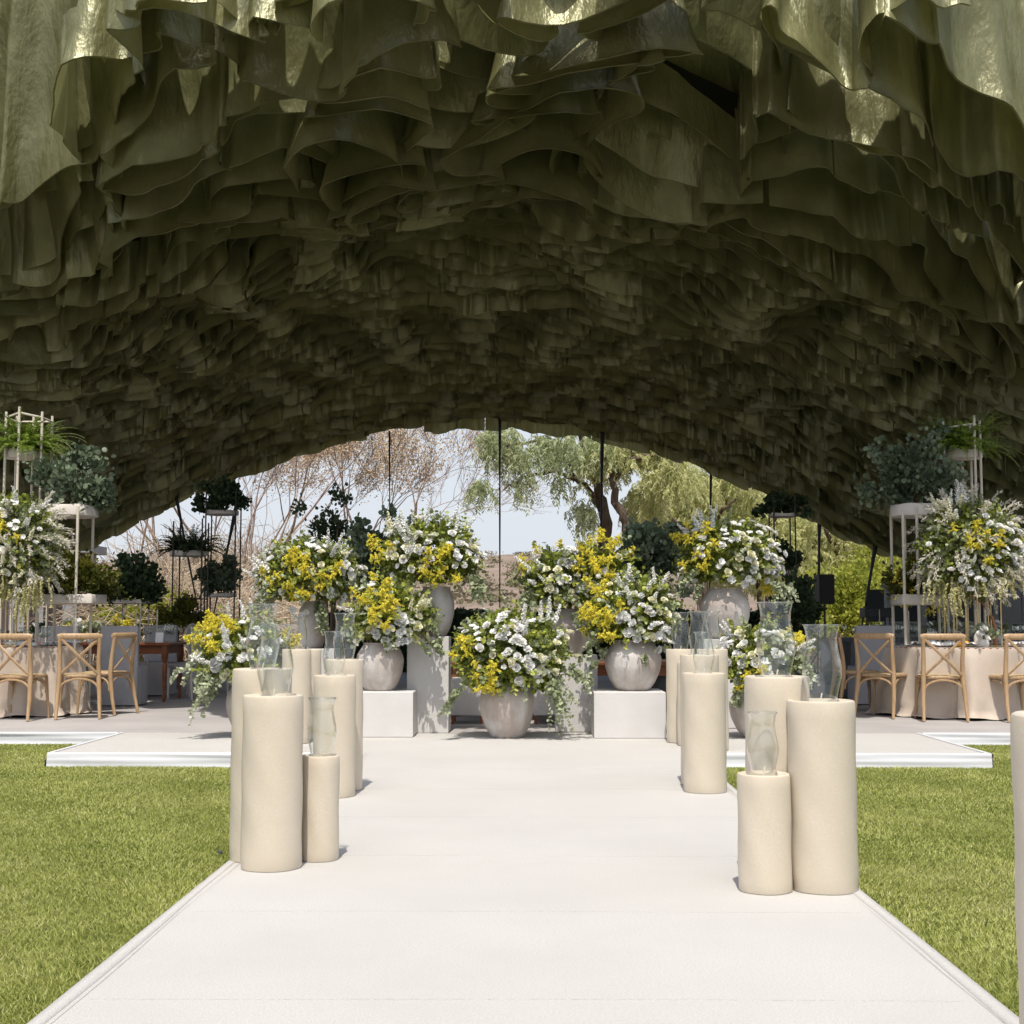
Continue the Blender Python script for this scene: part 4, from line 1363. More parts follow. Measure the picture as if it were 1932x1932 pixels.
N = 'bouquet'
bq(N, 'lowest central bouquet on the deck, white blooms with yellow low on its left', 848, 1078, 1152, 1318, 12.3, 1000,
   [(885, 1240, 5, 8), (905, 1270, 6, 9), (925, 1262, 5, 8), (922, 1290, 4, 5), (878, 1225, 3, 5)],
   [('white_mum', 960, 1190, 5, 14), ('white_mum', 985, 1215, 6, 14), ('white_rose', 950, 1215, 6, 14), ('white_rose', 1000, 1240, 6, 14), ('cream_rose', 1040, 1245, 6, 14), ('cream_rose', 1050, 1205, 3, 12),
    ('white_daisy', 940, 1175, 6, 18), ('white_spike', 1010, 1185, 4, 16), ('cream_spike', 1015, 1260, 3, 16), ('white_rose', 975, 1255, 4, 16), ('white_daisy', 975, 1230, 6, 30)],
   ry=0.36, trail=[(0.62, -0.55, 0.40, 10), (-0.72, -0.6, 0.28, 6), (0.95, -0.2, 0.22, 5)], zmin=-0.7, dens=1.15)
bq(N, 'bouquet on the low left block with a bold yellow crown and white blooms below', 662, 812, 1100, 1232, yB, 1010,
   [(690, 1140, 6, 7), (715, 1115, 6, 7), (735, 1150, 6, 8), (708, 1160, 6, 8), (725, 1170, 4, 7)],
   [('cream_spike', 790, 1155, 5, 9), ('cream_rose', 795, 1180, 4, 9), ('white_rose', 755, 1185, 6, 10), ('white_mum', 740, 1205, 4, 10), ('white_daisy', 770, 1200, 7, 12), ('white_daisy', 695, 1110, 4, 8), ('white_rose', 715, 1195, 3, 10)],
   ry=0.27, zmin=-0.55, trail=[(0.9, -0.5, 0.18, 6)])
bq(N, 'high bouquet on the tall left plinth, cream roses with an orange yellow heart', 712, 910, 982, 1122, y3, 1020,
   [(838, 1078, 9, 10), (850, 1060, 5, 8), (815, 1092, 4, 8), (728, 1042, 5, 6), (722, 1060, 3, 5)],
   [('cream_rose', 745, 1055, 5, 9), ('cream_rose', 765, 1040, 3, 10), ('white_rose', 790, 1020, 6, 16), ('white_rose', 870, 1035, 6, 13), ('cream_spike', 745, 1010, 4, 7), ('white_spike', 775, 1000, 5, 12), ('white_daisy', 800, 1040, 8, 22),
    ('white_spike', 870, 1000, 3, 12), ('white_daisy', 880, 1060, 5, 12), ('cream_rose', 895, 1040, 3, 7), ('white_rose', 760, 1080, 4, 12)],
   ry=0.36, trail=[(0.75, -0.55, 0.22, 8)], dens=1.1)
bq(N, 'rear left bouquet above the candles, yellow sprays in its middle and white blooms around', 484, 682, 1018, 1158, y4, 1030,
   [(555, 1075, 6, 9), (595, 1072, 7, 9), (570, 1105, 7, 10), (615, 1100, 5, 10), (585, 1125, 3, 8), (545, 1095, 4, 7)],
   [('white_daisy', 600, 1035, 8, 12), ('white_spike', 640, 1040, 5, 10), ('white_rose', 655, 1075, 6, 10), ('white_daisy', 665, 1100, 6, 10), ('white_spike', 505, 1080, 5, 9), ('white_rose', 500, 1110, 4, 9),
    ('white_daisy', 640, 1130, 6, 12), ('white_rose', 530, 1050, 3, 12), ('cream_rose', 520, 1140, 2, 10), ('white_daisy', 600, 1145, 6, 18)],
   ry=0.36, trail=[(0.2, -0.75, 0.25, 8), (-0.6, -0.5, 0.2, 6)], dens=1.1)
bq(N, 'low left bouquet beside the near candles, yellow at its top left and white spikes', 372, 545, 1168, 1300, 12.3, 1040,
   [(395, 1190, 7, 9), (420, 1185, 7, 9), (385, 1215, 5, 7), (405, 1225, 4, 7), (540, 1210, 4, 5), (436, 1195, 4, 6)],
   [('white_spike', 435, 1210, 4, 6), ('white_spike', 455, 1225, 5, 7), ('white_daisy', 382, 1242, 4, 5), ('white_rose', 430, 1245, 4, 8), ('cream_rose', 445, 1272, 3, 6), ('white_daisy', 480, 1200, 6, 12), ('white_rose', 500, 1230, 6, 14), ('white_spike', 470, 1180, 3, 8)],
   ry=0.33, trail=[(-0.5, -0.55, 0.38, 12), (-0.75, -0.2, 0.25, 6)], zmin=-0.6)
bq(N, 'bouquet on the tall right plinth, dense white top and cream roses amid grey leaves', 985, 1135, 1040, 1166, y6, 1050,
   [(1018, 1040, 3, 6), (990, 1080, 3, 5)],
   [('white_mum', 1070, 1065, 6, 10), ('white_daisy', 1085, 1050, 8, 10), ('white_rose', 1095, 1080, 5, 10), ('cream_rose', 1045, 1085, 5, 12), ('cream_rose', 1030, 1110, 4, 14), ('cream_rose', 1055, 1120, 3, 10), ('white_daisy', 1075, 1100, 5, 12), ('white_spike', 1020, 1085, 3, 12)],
   ry=0.28, trail=[(0.3, -0.6, 0.2, 7), (-0.7, -0.3, 0.2, 6)], eucn=1.3)
bq(N, 'wide bouquet on the low right block with yellow along its left and white roses', 1108, 1278, 1092, 1234, yC, 1060,
   [(1130, 1130, 6, 7), (1135, 1160, 7, 9), (1150, 1185, 7, 9), (1115, 1165, 4, 6), (1135, 1195, 5, 8)],
   [('white_rose', 1180, 1170, 4, 7), ('cream_rose', 1230, 1150, 4, 10), ('white_rose', 1195, 1140, 6, 12), ('white_rose', 1195, 1195, 4, 9), ('white_daisy', 1230, 1195, 8, 10), ('white_mum', 1240, 1215, 3, 9), ('cream_rose', 1215, 1215, 2, 7),
    ('white_spike', 1185, 1110, 3, 9), ('white_spike', 1225, 1115, 3, 9), ('cream_rose', 1250, 1165, 3, 8), ('white_daisy', 1120, 1210, 6, 9), ('white_spike', 1245, 1185, 3, 8)],
   ry=0.3, trail=[(-0.7, -0.7, 0.16, 7), (0.1, -0.8, 0.14, 5)], dens=1.1)
bq('goldenrod_bunch', 'upright yellow goldenrod bunch between the tall right plinth bouquet and the wide one', 1092, 1182, 1028, 1120, 12.95, 1065,
   [(1120, 1050, 9, 9), (1145, 1065, 9, 11), (1110, 1075, 6, 9), (1160, 1085, 7, 9), (1135, 1095, 6, 10)],
   [('white_daisy', 1170, 1110, 4, 8), ('white_rose', 1110, 1100, 2, 8)], ry=0.2, eucn=0.6, zmin=-0.9)
bq(N, 'highest right bouquet over the biggest vase, bright white flowers on its right side', 1278, 1472, 985, 1120, y8, 1070,
   [(1305, 1040, 7, 9), (1318, 1020, 5, 8), (1300, 1070, 5, 8), (1325, 1065, 3, 8), (1460, 1130, 5, 7), (1445, 1112, 3, 7)],
   [('white_mum', 1440, 1010, 7, 9), ('white_mum', 1450, 1050, 8, 10), ('white_mum', 1435, 1080, 6, 10), ('white_daisy', 1400, 1000, 10, 14), ('white_spike', 1340, 1000, 6, 7), ('white_rose', 1305, 1015, 4, 9), ('cream_rose', 1400, 1060, 5, 9),
    ('white_daisy', 1360, 1030, 8, 13), ('cream_rose', 1415, 1030, 4, 9), ('white_rose', 1320, 1040, 4, 9), ('white_spike', 1300, 1000, 3, 8), ('white_daisy', 1385, 1085, 6, 16), ('white_daisy', 1300, 1090, 5, 10), ('white_rose', 1460, 1075, 4, 6)],
   ry=0.36, trail=[(0.75, -0.6, 0.26, 9), (-0.7, -0.5, 0.18, 6)], dens=1.1)
bq(N, 'low right bouquet on the deck behind the right near candles, mostly cream roses', 1360, 1500, 1186, 1305, 12.3, 1080,
   [(1408, 1270, 5, 7), (1500, 1205, 5, 8), (1395, 1285, 3, 6), (1520, 1212, 4, 6)],
   [('cream_rose', 1400, 1205, 4, 8), ('cream_rose', 1415, 1235, 5, 8), ('white_rose', 1385, 1235, 5, 8), ('white_daisy', 1375, 1215, 5, 8), ('white_rose', 1400, 1255, 4, 9), ('white_rose', 1450, 1225, 8, 14), ('cream_rose', 1460, 1200, 4, 12),
    ('white_spike', 1375, 1195, 3, 6), ('white_spike', 1500, 1235, 4, 8), ('white_daisy', 1440, 1250, 6, 14)],
   ry=0.32, trail=[(-0.6, -0.7, 0.14, 6), (0.9, 0, 0.2, 6)])
# ================================================================== DARK PLANTING IN THE SHADE BEHIND THE DISPLAY
def pot_bush(name, label, px, pyc, Y, rx, rz, n, size, mat, seed, tmpl=LEAF_V, h=None, lump=0.3):
    """an urn on the floor with a leafy crown at the given place"""
    c = W(px, pyc, Y)
    t = thing(name, label, 'plant', (c.x, Y, 0))
    V, Fc, var = leaf_mass(name, label, 'plant', (0, 0, 0), (rx, rx * 0.7, rz), n, size, mat, seed, tmpl, low=-0.9, lump=lump * 2.2)
    V = V + np.array([0, 0, c.z])
    link('foliage', np_mesh('foliage', V, Fc, var), LM[mat], t)
    MB().lathe([(0, 0), (0.16, 0), (0.24, 0.25), (0.25, 0.42), (0.22, 0.5), (0.20, 0.5), (0.2, 0.44), (0, 0.44)], 24).build('pot', M['dark_panel'], t)
    mb = MB(); rng = random.Random(seed)
    for k in range(6):
        a = rng.random() * 6.28
        mb.path([(0, 0, 0.42), (math.cos(a) * rx * 0.2, math.sin(a) * rx * 0.2, c.z * 0.7), (math.cos(a) * rx * 0.6, math.sin(a) * rx * 0.3, c.z + rz * 0.3)], [0.02, 0.015, 0.006], 5)
    mb.build('stem', M['twig_dark'], t)
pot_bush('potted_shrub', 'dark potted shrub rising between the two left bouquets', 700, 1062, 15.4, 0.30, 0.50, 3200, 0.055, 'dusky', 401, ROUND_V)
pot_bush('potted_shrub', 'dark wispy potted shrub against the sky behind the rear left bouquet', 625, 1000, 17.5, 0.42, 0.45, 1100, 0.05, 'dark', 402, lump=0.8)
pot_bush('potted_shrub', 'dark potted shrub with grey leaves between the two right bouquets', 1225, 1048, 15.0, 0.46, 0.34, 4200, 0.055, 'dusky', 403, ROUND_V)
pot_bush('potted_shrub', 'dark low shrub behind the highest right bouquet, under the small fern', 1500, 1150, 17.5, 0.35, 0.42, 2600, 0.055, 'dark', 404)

# ================================================================== CROSS BACK CHAIRS
def crossback():
    t = thing('cross_back_chair', 'x', 'chair', (0, 0, 0), group='honey oak cross back chairs at the round tables')
    w = 0.19
    # rear leg and back post in one curved stick; the sitter faces +Y
    for s in (-1, 1):
        pts = [(s * 0.222, -0.29, 0), (s * 0.215, -0.245, 0.2), (s * 0.20, -0.205, 0.45), (s * 0.197, -0.215, 0.62), (s * 0.205, -0.255, 0.86)]
        MB().path(pts, [0.017, 0.022, 0.026, 0.023, 0.020], 10).build('back_post', M['wood_chair'], t)
        MB().path([(s * 0.215, 0.205, 0), (s * 0.20, 0.195, 0.25), (s * 0.19, 0.185, 0.445)], [0.013, 0.017, 0.019], 10).build('leg', M['wood_chair'], t)
    # curved top rail
    pts = [(x, -0.262 + -0.035 * math.cos(x / 0.23 * 1.4) + 0.03, 0.878) for x in np.linspace(-0.228, 0.228, 13)]
    rr = [0.013] + [0.019] * 11 + [0.013]
    mb = MB(); mb.path(pts, rr, 12, flat=1.75)
    mb.build('top_rail', M['wood_chair'], t)
    for s in (-1, 1):
        pts = [(s * (-0.195 + 0.39 * q), -0.245 - 0.035 * math.sin(q * math.pi) + (0.03 * (1 - q)) + s * 0.006, 0.47 + 0.385 * q) for q in np.linspace(0, 1, 10)]
        MB().path(pts, 0.016, 8, flat=0.65).build('cross_slat', M['wood_chair'], t)
    # seat
    mb = MB()
    prof = []
    n = 40
    vs = []; fs = []
    for zz, k in ((0.438, 0.98), (0.446, 1.0), (0.462, 1.0), (0.470, 0.97)):
        for i in range(n):
            a = 2 * math.pi * i / n
            ca, sa = math.cos(a), math.sin(a)
            e = 0.42
            x = 0.225 * k * (abs(ca) ** e) * (1 if ca > 0 else -1) * (1 + 0.06 * sa)
            y = 0.215 * k * (abs(sa) ** e) * (1 if sa > 0 else -1)
            vs.append((x, y, zz))
    for r_ in range(3):
        for i in range(n):
            j = (i + 1) % n
            fs.append((r_ * n + i, r_ * n + j, r_ * n + n + j, r_ * n + n + i))
    fs.append(tuple(range(n - 1, -1, -1)))
    mb.add(vs, fs); mb.build('seat_frame', M['wood_chair'], t, angle=50)
    vs = []; fs = []
    for zz, k in ((0.4701, 0.90), (0.476, 0.84), (0.474, 0.5), (0.472, 0.02)):
        for i in range(n):
            a = 2 * math.pi * i / n
            ca, sa = math.cos(a), math.sin(a)
            vs.append((0.225 * k * (abs(ca) ** .42) * (1 if ca > 0 else -1), 0.215 * k * (abs(sa) ** .42) * (1 if sa > 0 else -1), zz))
    for r_ in range(3):
        for i in range(n):
            j = (i + 1) % n
            fs.append((r_ * n + i, r_ * n + j, r_ * n + n + j, r_ * n + n + i))
    fs.append(tuple(3 * n + i for i in range(n)))
    MB().add(vs, fs).build('seat', M['rush'], t, angle=50)
    # bentwood arches under the seat on four sides
    def arch(p, q):
        p = Vector(p); q = Vector(q)
        pts = []
        for k in range(13):
            u = k / 12
            a = u * math.pi
            b = p.lerp(q, 0.5 - 0.5 * math.cos(a))
            pts.append((b.x, b.y, 0.27 + 0.155 * math.sin(a) ** 0.7))
        return pts
    for p, q in (((-0.20, -0.215, 0), (0.20, -0.215, 0)), ((-0.19, 0.185, 0), (0.19, 0.185, 0)), ((-0.205, -0.20, 0), (-0.19, 0.18, 0)), ((0.205, -0.20, 0), (0.19, 0.18, 0))):
        MB().path(arch(p, q), 0.0115, 6).build('arched_brace', M['wood_chair'], t)
    return t
chair0 = crossback()
_first = [True]
def put_chair(x, y, rz, label, z=0.0):
    t = chair0 if _first[0] else copy_tree(chair0)
    _first[0] = False
    t.location = (x, y, z); t.rotation_euler = (0, 0, rz)
    t['label'] = label
    return t

# ================================================================== ROUND TABLES
def round_table(cx, cy, label, clabel, seed, r=0.80, h=0.755):
    rng = np.random.default_rng(seed)
    t = thing('round_table', label, 'table', (cx, cy, 0))
    MB().lathe([(0, h - 0.03), (r, h - 0.03), (r + 0.004, h - 0.015), (r, h), (0, h)], 64).build('tabletop', M['wood_dark'], t)
    for k in range(4):
        a = k * math.pi / 2 + 0.6
        MB().path([(math.cos(a) * 0.55, math.sin(a) * 0.55, 0), (math.cos(a) * 0.5, math.sin(a) * 0.5, h - 0.03)], 0.02, 8).build('leg', M['metal_black'], t)
    n = 240
    V = []; prof = []
    ph = rng.random(6) * 6
    rows = [(0.0, 0), (0.5, 0), (0.9, 0), (0.985, 0), (1.0, 0.006), (1.006, 0.02)] + [(1.008, 0.02 + 0.735 * q) for q in np.linspace(0.06, 1, 14)]
    for ri, (k, dz) in enumerate(rows):
        for i in range(n):
            a = 2 * math.pi * i / n
            q = max(0, dz - 0.02) / 0.735
            fold = (math.sin(8 * a + ph[0] + 0.6 * math.sin(3 * a)) + 0.55 * math.sin(13 * a + ph[1]) + 0.3 * math.sin(21 * a + ph[2]))
            rr = r * k + q ** 0.8 * (0.07 + 0.075 * fold) + (0.05 * (q > 0.93) + 0.02 * math.sin(17 * a + ph[3]) * (q > 0.85)) * q
            zz = h + 0.003 - dz
            if q > 0.9: zz = max(zz, 0.006 + 0.012 * (1 + math.sin(11 * a + ph[4])) * (q - 0.9) * 10)
            V.append((rr * math.cos(a), rr * math.sin(a), zz))
    Fc = []
    for ri in range(len(rows) - 1):
        for i in range(n):
            j = (i + 1) % n
            Fc.append((ri * n + i, (ri + 1) * n + i, (ri + 1) * n + j, ri * n + j))
    o = link('tablecloth', np_mesh('tablecloth', np.array(V), np.array(Fc), smooth=True), M['linen'])
    o.location = (cx, cy, 0)
    props(o, clabel, 'tablecloth')
    return t

LT = W(18, 1300, 15.45); LTx, LTy = LT.x, 15.45
RT = W(1812, 1300, 15.35); RTx, RTy = RT.x, 15.35
round_table(LTx, LTy, 'round table hidden under the cloth at the left edge', 'sand coloured cloth over the round table at the left edge of the picture', 11, r=0.78)
round_table(RTx, RTy, 'round table hidden under the cloth on the right', 'sand coloured cloth on the right round table, creased and pooling on the floor', 12, r=0.80)

def chair_at(px, Y, rz, label):
    put_chair(W(px, 1300, Y).x, Y, rz, label)
chair_at(40, 14.52, R(-6), 'cross back chair cut by the left edge of the picture, its back to the camera')
chair_at(150, 14.75, R(16), 'cross back chair at the left table with its whole back in view')
chair_at(198, 15.35, R(72), 'cross back chair seen from the side at the far end of the left table')
chair_at(1618, 15.75, R(-88), 'cross back chair seen edge on, leftmost at the right table')
chair_at(1668, 15.0, R(-38), 'cross back chair turned towards the right table, between the edge on chair and the cloth')
chair_at(1772, 14.5, R(-5), 'cross back chair in front of the middle of the right tablecloth')
chair_at(1912, 14.45, R(10), 'cross back chair at the right edge of the picture, above the cut off candle')

# tableware
def plate_mesh():
    return MB().lathe([(0, 0.002), (0.07, 0.002), (0.085, 0.006), (0.135, 0.014), (0.14, 0.018), (0.135, 0.018), (0.085, 0.010), (0.07, 0.007), (0, 0.007)], 40).mesh('plate')
PLATE = plate_mesh(); PLATE.materials.append(M['ceramic'])
def wineglass_mesh(h=0.21, r=0.038, tumbler=False):
    if tumbler:
        pr = [(0.026, 0.001), (0.029, 0.01), (0.034, h * 0.5), (0.037, h)]
        o = pr + [(a - 0.002, b) for a, b in pr[::-1]]
        return MB().lathe(o, 20, close=True).mesh('tumbler', angle=0)
    pr = [(0.034, 0.0), (0.033, 0.003), (0.005, 0.006), (0.0035, 0.02), (0.0035, h * 0.45), (0.012, h * 0.48), (r * 0.9, h * 0.6), (r, h * 0.72), (r * 0.92, h * 0.88), (r * 0.82, h)]
    o = pr + [(max(a - 0.0018, 0.001), b + 0.001) for a, b in pr[:4:-1]]
    return MB().lathe(o, 20).mesh('wine_glass', angle=0)
WG = wineglass_mesh(); WG.materials.append(M['glass_rim'])
TB = wineglass_mesh(0.10, tumbler=True); TB.materials.append(M['glass_rim'])
def napkin_mesh(seed):
    rng = np.random.default_rng(seed)
    nx, ny = 24, 12
    V = []
    ph = rng.random(5) * 6
    for j in range(ny):
        for i in range(nx):
            u, v = i / (nx - 1), j / (ny - 1)
            pinch = 0.35 + 0.65 * abs(2 * u - 1) ** 0.8
            x = (u - 0.5) * 0.34
            y = (v - 0.5) * 0.15 * pinch
            z = 0.012 + 0.022 * math.sin(v * math.pi) * (1.3 - pinch * 0.6) + 0.010 * math.sin(v * 15 + ph[0] + u * 3) + 0.006 * math.sin(u * 12 + ph[1])
            V.append((x, y, max(z, 0.002)))
    Fc = [(j * nx + i, j * nx + i + 1, (j + 1) * nx + i + 1, (j + 1) * nx + i) for j in range(ny - 1) for i in range(nx - 1)]
    me = np_mesh('napkin', np.array(V), np.array(Fc), smooth=True)
    me.materials.append(M['napkin'])
    return me
NAP = [napkin_mesh(i) for i in range(3)]
def item(name, me, x, y, z, label, cat, group, rz=0.0, s=1.0):
    o = bpy.data.objects.new(name, me); COL.objects.link(o)
    o.location = (x, y, z); o.rotation_euler = (0, 0, rz); o.scale = (s, s, s)
    return props(o, label, cat, group)
TZ = 0.7585
for (cx, cy, side, angs) in ((LTx, LTy, 'left', (-100, -62, -25, 20)), (RTx, RTy, 'right', (-165, -125, -92, -55, -20))):
    for k, a in enumerate(angs):
        x, y = cx + 0.58 * math.cos(R(a)), cy + 0.58 * math.sin(R(a))
        item('dinner_plate', PLATE, x, y, TZ, 'white dinner plate on the sand cloth of the %s round table' % side, 'plate', 'dinner plates on the %s round table' % side)
        item('napkin', NAP[k % 3], x + 0.02, y - 0.01, TZ + 0.018, 'knotted white napkin lying on a plate of the %s round table' % side, 'napkin', 'white napkins on the %s round table' % side, R(a + 60 + 40 * k))
        for j, da in enumerate((9, 16)):
            item('wine_glass', WG, cx + 0.40 * math.cos(R(a + da)), cy + 0.40 * math.sin(R(a + da)), TZ, 'clear stemmed glass standing on the %s round table' % side, 'wine glass', 'stemmed glasses on the %s round table' % side, s=1.0 - 0.12 * j)

# ================================================================== TALL CENTREPIECES
def centrepiece(cx, cy, px0, px1, py0, py1, Y, seed, legs, slabel, blabel, yellow, whites, mirror=1):
    b = W((px0 + px1) / 2, py1 - 15, Y)
    t = thing('flower_stand', slabel, 'stand', (cx, cy, TZ))
    zt = W(px0, (py0 + py1) / 2 + 20, Y).z - TZ
    for px in legs:
        x = W(px, 1200, Y).x - cx
        for yy in (-0.16, 0.16):
            MB().path([(x, yy, 0), (x, yy, zt)], 0.0075, 8).build('rod', M['metal_gold'], t)
    x0 = W(legs[0], 1200, Y).x - cx; x1 = W(legs[-1], 1200, Y).x - cx
    mb = MB()
    for z in (0.012, zt):
        mb.box(((x0 + x1) / 2, 0, z), (x1 - x0 + 0.04, 0.36, 0.012))
    mb.build('shelf', M['metal_gold'], t, smooth=False)
    bqt = bq('tall_bouquet', blabel, px0, px1, py0, py1, Y, seed, yellow, whites, ry=0.42, group='tall bouquets above the round tables', zmin=-0.8, dens=0.95, eucn=1.9, greenn=0.45, scat=7)
    # pale plumes and hanging tassels
    rng = np.random.default_rng(seed + 5)
    a = W(px0, py1, Y); c = W(px1, py0, Y)
    rx = (c.x - a.x) / 2; rz = (c.z - a.z) / 2
    n = 120
    d = norm(rng.normal(size=(n, 3)))
    p0 = d * np.array([rx, 0.4, rz]) * 0.6
    parts = []
    q = p0
    for k in range(12):
        d = norm(d + np.array([0, 0, -0.06]) + rng.normal(size=d.shape) * 0.05)
        q = q + d * 0.03
        for e in range(5):
            parts.append(leaves(q + rng.normal(size=q.shape) * 0.008, d + rng.normal(size=q.shape) * 0.5, 0.045 * np.ones(n), SLIM_V, rng=rng))
    V, Fc, var = join(parts)
    link('pampas_plumes', np_mesh('pampas_plumes', V, Fc, var), LM['paper'], bqt)
    parts = []
    m = 46
    tx = np.concatenate([(-0.62 + 0.16 * rng.normal(size=m // 2)) * rx * mirror, (0.35 + 0.4 * rng.normal(size=m - m // 2)) * rx * mirror])
    base = np.stack([tx, -0.3 + 0.15 * rng.normal(size=m), -rz * (0.45 + 0.3 * rng.random(m))], -1)
    L = np.where(np.arange(m) < m // 2, 0.34, 0.2) * (0.6 + 0.6 * rng.random(m))
    for k in range(22):
        qv = k / 22
        pos = base + np.stack([0.02 * np.sin(qv * 3 + base[:, 0] * 9), 0 * L, -L * qv], -1)
        for e in range(3):
            parts.append(leaves(pos, rng.normal(size=(m, 3)) * 0.6 + np.array([0, 0, -1]), 0.021 * np.ones(m), LEAF_V, rng=rng))
    V, Fc, var = join(parts)
    link('amaranth_tassels', np_mesh('amaranth_tassels', V, Fc, var), LM['amar'], bqt)

centrepiece(W(22, 1200, 14.85).x, 14.95, -55, 112, 925, 1140, 14.85, 1100, (-30, 14, 33), 'thin gold rod stand on the left round table', 'huge airy bouquet of grey leaves, pale plumes and some yellow, high over the left table',
   [(5, 995, 8, 8), (-5, 1025, 6, 8), (8, 1110, 3, 6)],
   [('white_daisy', 55, 1000, 10, 16), ('cream_rose', 30, 1070, 5, 14), ('cream_spike', 40, 1060, 8, 18), ('white_spike', 60, 960, 5, 14), ('white_daisy', 30, 1100, 12, 20), ('cream_spike', 60, 1090, 6, 14), ('white_mum', 20, 1045, 5, 12)], -1)
centrepiece(W(1838, 1200, 14.85).x, 14.95, 1728, 1930, 935, 1140, 14.85, 1110, (1797, 1820, 1842, 1862, 1886), 'thin gold rod stand on the right round table', 'huge airy bouquet with a golden heart and hanging tassels, high over the right table',
   [(1822, 1025, 8, 8), (1838, 1038, 8, 8), (1815, 1045, 4, 7), (1928, 1050, 4, 5)],
   [('white_rose', 1880, 1030, 7, 14), ('white_mum', 1870, 1010, 6, 14), ('cream_spike', 1770, 970, 6, 12), ('white_spike', 1800, 955, 5, 10), ('white_daisy', 1890, 1060, 12, 18), ('cream_rose', 1870, 1090, 5, 12), ('white_rose', 1800, 1070, 5, 9), ('cream_spike', 1880, 1090, 6, 14), ('white_daisy', 1840, 1085, 8, 18), ('white_mum', 1895, 1035, 5, 10)])
# copper branch and small things on the right table
b0 = W(1877, 1218, 14.9)
t = thing('copper_branch', 'bare copper coloured branch arching up from the right table', 'branch', (b0.x, 14.9, TZ))
pts = [Vector(W(a, c, 14.9)) - Vector((b0.x, 14.9, TZ)) for a, c in ((1877, 1218), (1879, 1190), (1872, 1165), (1855, 1140), (1838, 1125), (1820, 1118), (1805, 1116))]
pts[0].z = 0
MB().path(pts, [0.022, 0.02, 0.014, 0.013, 0.012, 0.010, 0.008], 8).build('main_stem', M['copper'], t)
for i, (px, nm) in enumerate(((1811, 'leftmost'), (1822, 'other'))):
    x = W(px, 1210, 14.75).x
    o = MB().lathe([(0, 0), (0.02, 0.002), (0.036, 0.018), (0.04, 0.038), (0.034, 0.058), (0.015, 0.068), (0.004, 0.064), (0, 0.064)], 24).build('orange', M['orange'], None)
    o.location = (x, 14.75, TZ + 0.001); props(o, 'small orange fruit on the right round table, beside the white candle jar', 'fruit', 'two oranges on the right table')
o = MB().lathe([(0, 0), (0.042, 0), (0.047, 0.01), (0.047, 0.11), (0.04, 0.13), (0.034, 0.14), (0.034, 0.15), (0.03, 0.15), (0.03, 0.12), (0, 0.12)], 28).build('white_jar', M['tray'], None)
o.location = (W(1846, 1210, 14.72).x, 14.72, TZ + 0.001); props(o, 'off white stoneware jar on the right round table, beside the oranges', 'jar')

# ================================================================== PLANT STANDS
def tray_mesh(w, d, h, rounded=True):
    n = 40
    prof = [(0.0, 0.0), (0.94, 0.0), (1.0, 0.012), (1.0, h - 0.004), (0.99, h), (0.95, h), (0.94, h * 0.6), (0.0, h * 0.6)]
    vs = []; fs = []
    for (k, z) in prof:
        for i in range(n):
            a = 2 * math.pi * i / n
            ca, sa = math.cos(a), math.sin(a)
            e = 1.0 if rounded else 0.22
            wob = 1 + (0.015 * math.sin(7 * a) if k > 0.9 else 0)
            vs.append((w / 2 * k * wob * abs(ca) ** e * (1 if ca > 0 else -1), d / 2 * k * wob * abs(sa) ** e * (1 if sa > 0 else -1), z + (0.008 * math.sin(5 * a) if k > 0.98 and z > h * 0.8 else 0)))
    for r_ in range(len(prof) - 1):
        for i in range(n):
            j = (i + 1) % n
            fs.append((r_ * n + i, r_ * n + j, r_ * n + n + j, r_ * n + n + i))
    return vs, fs

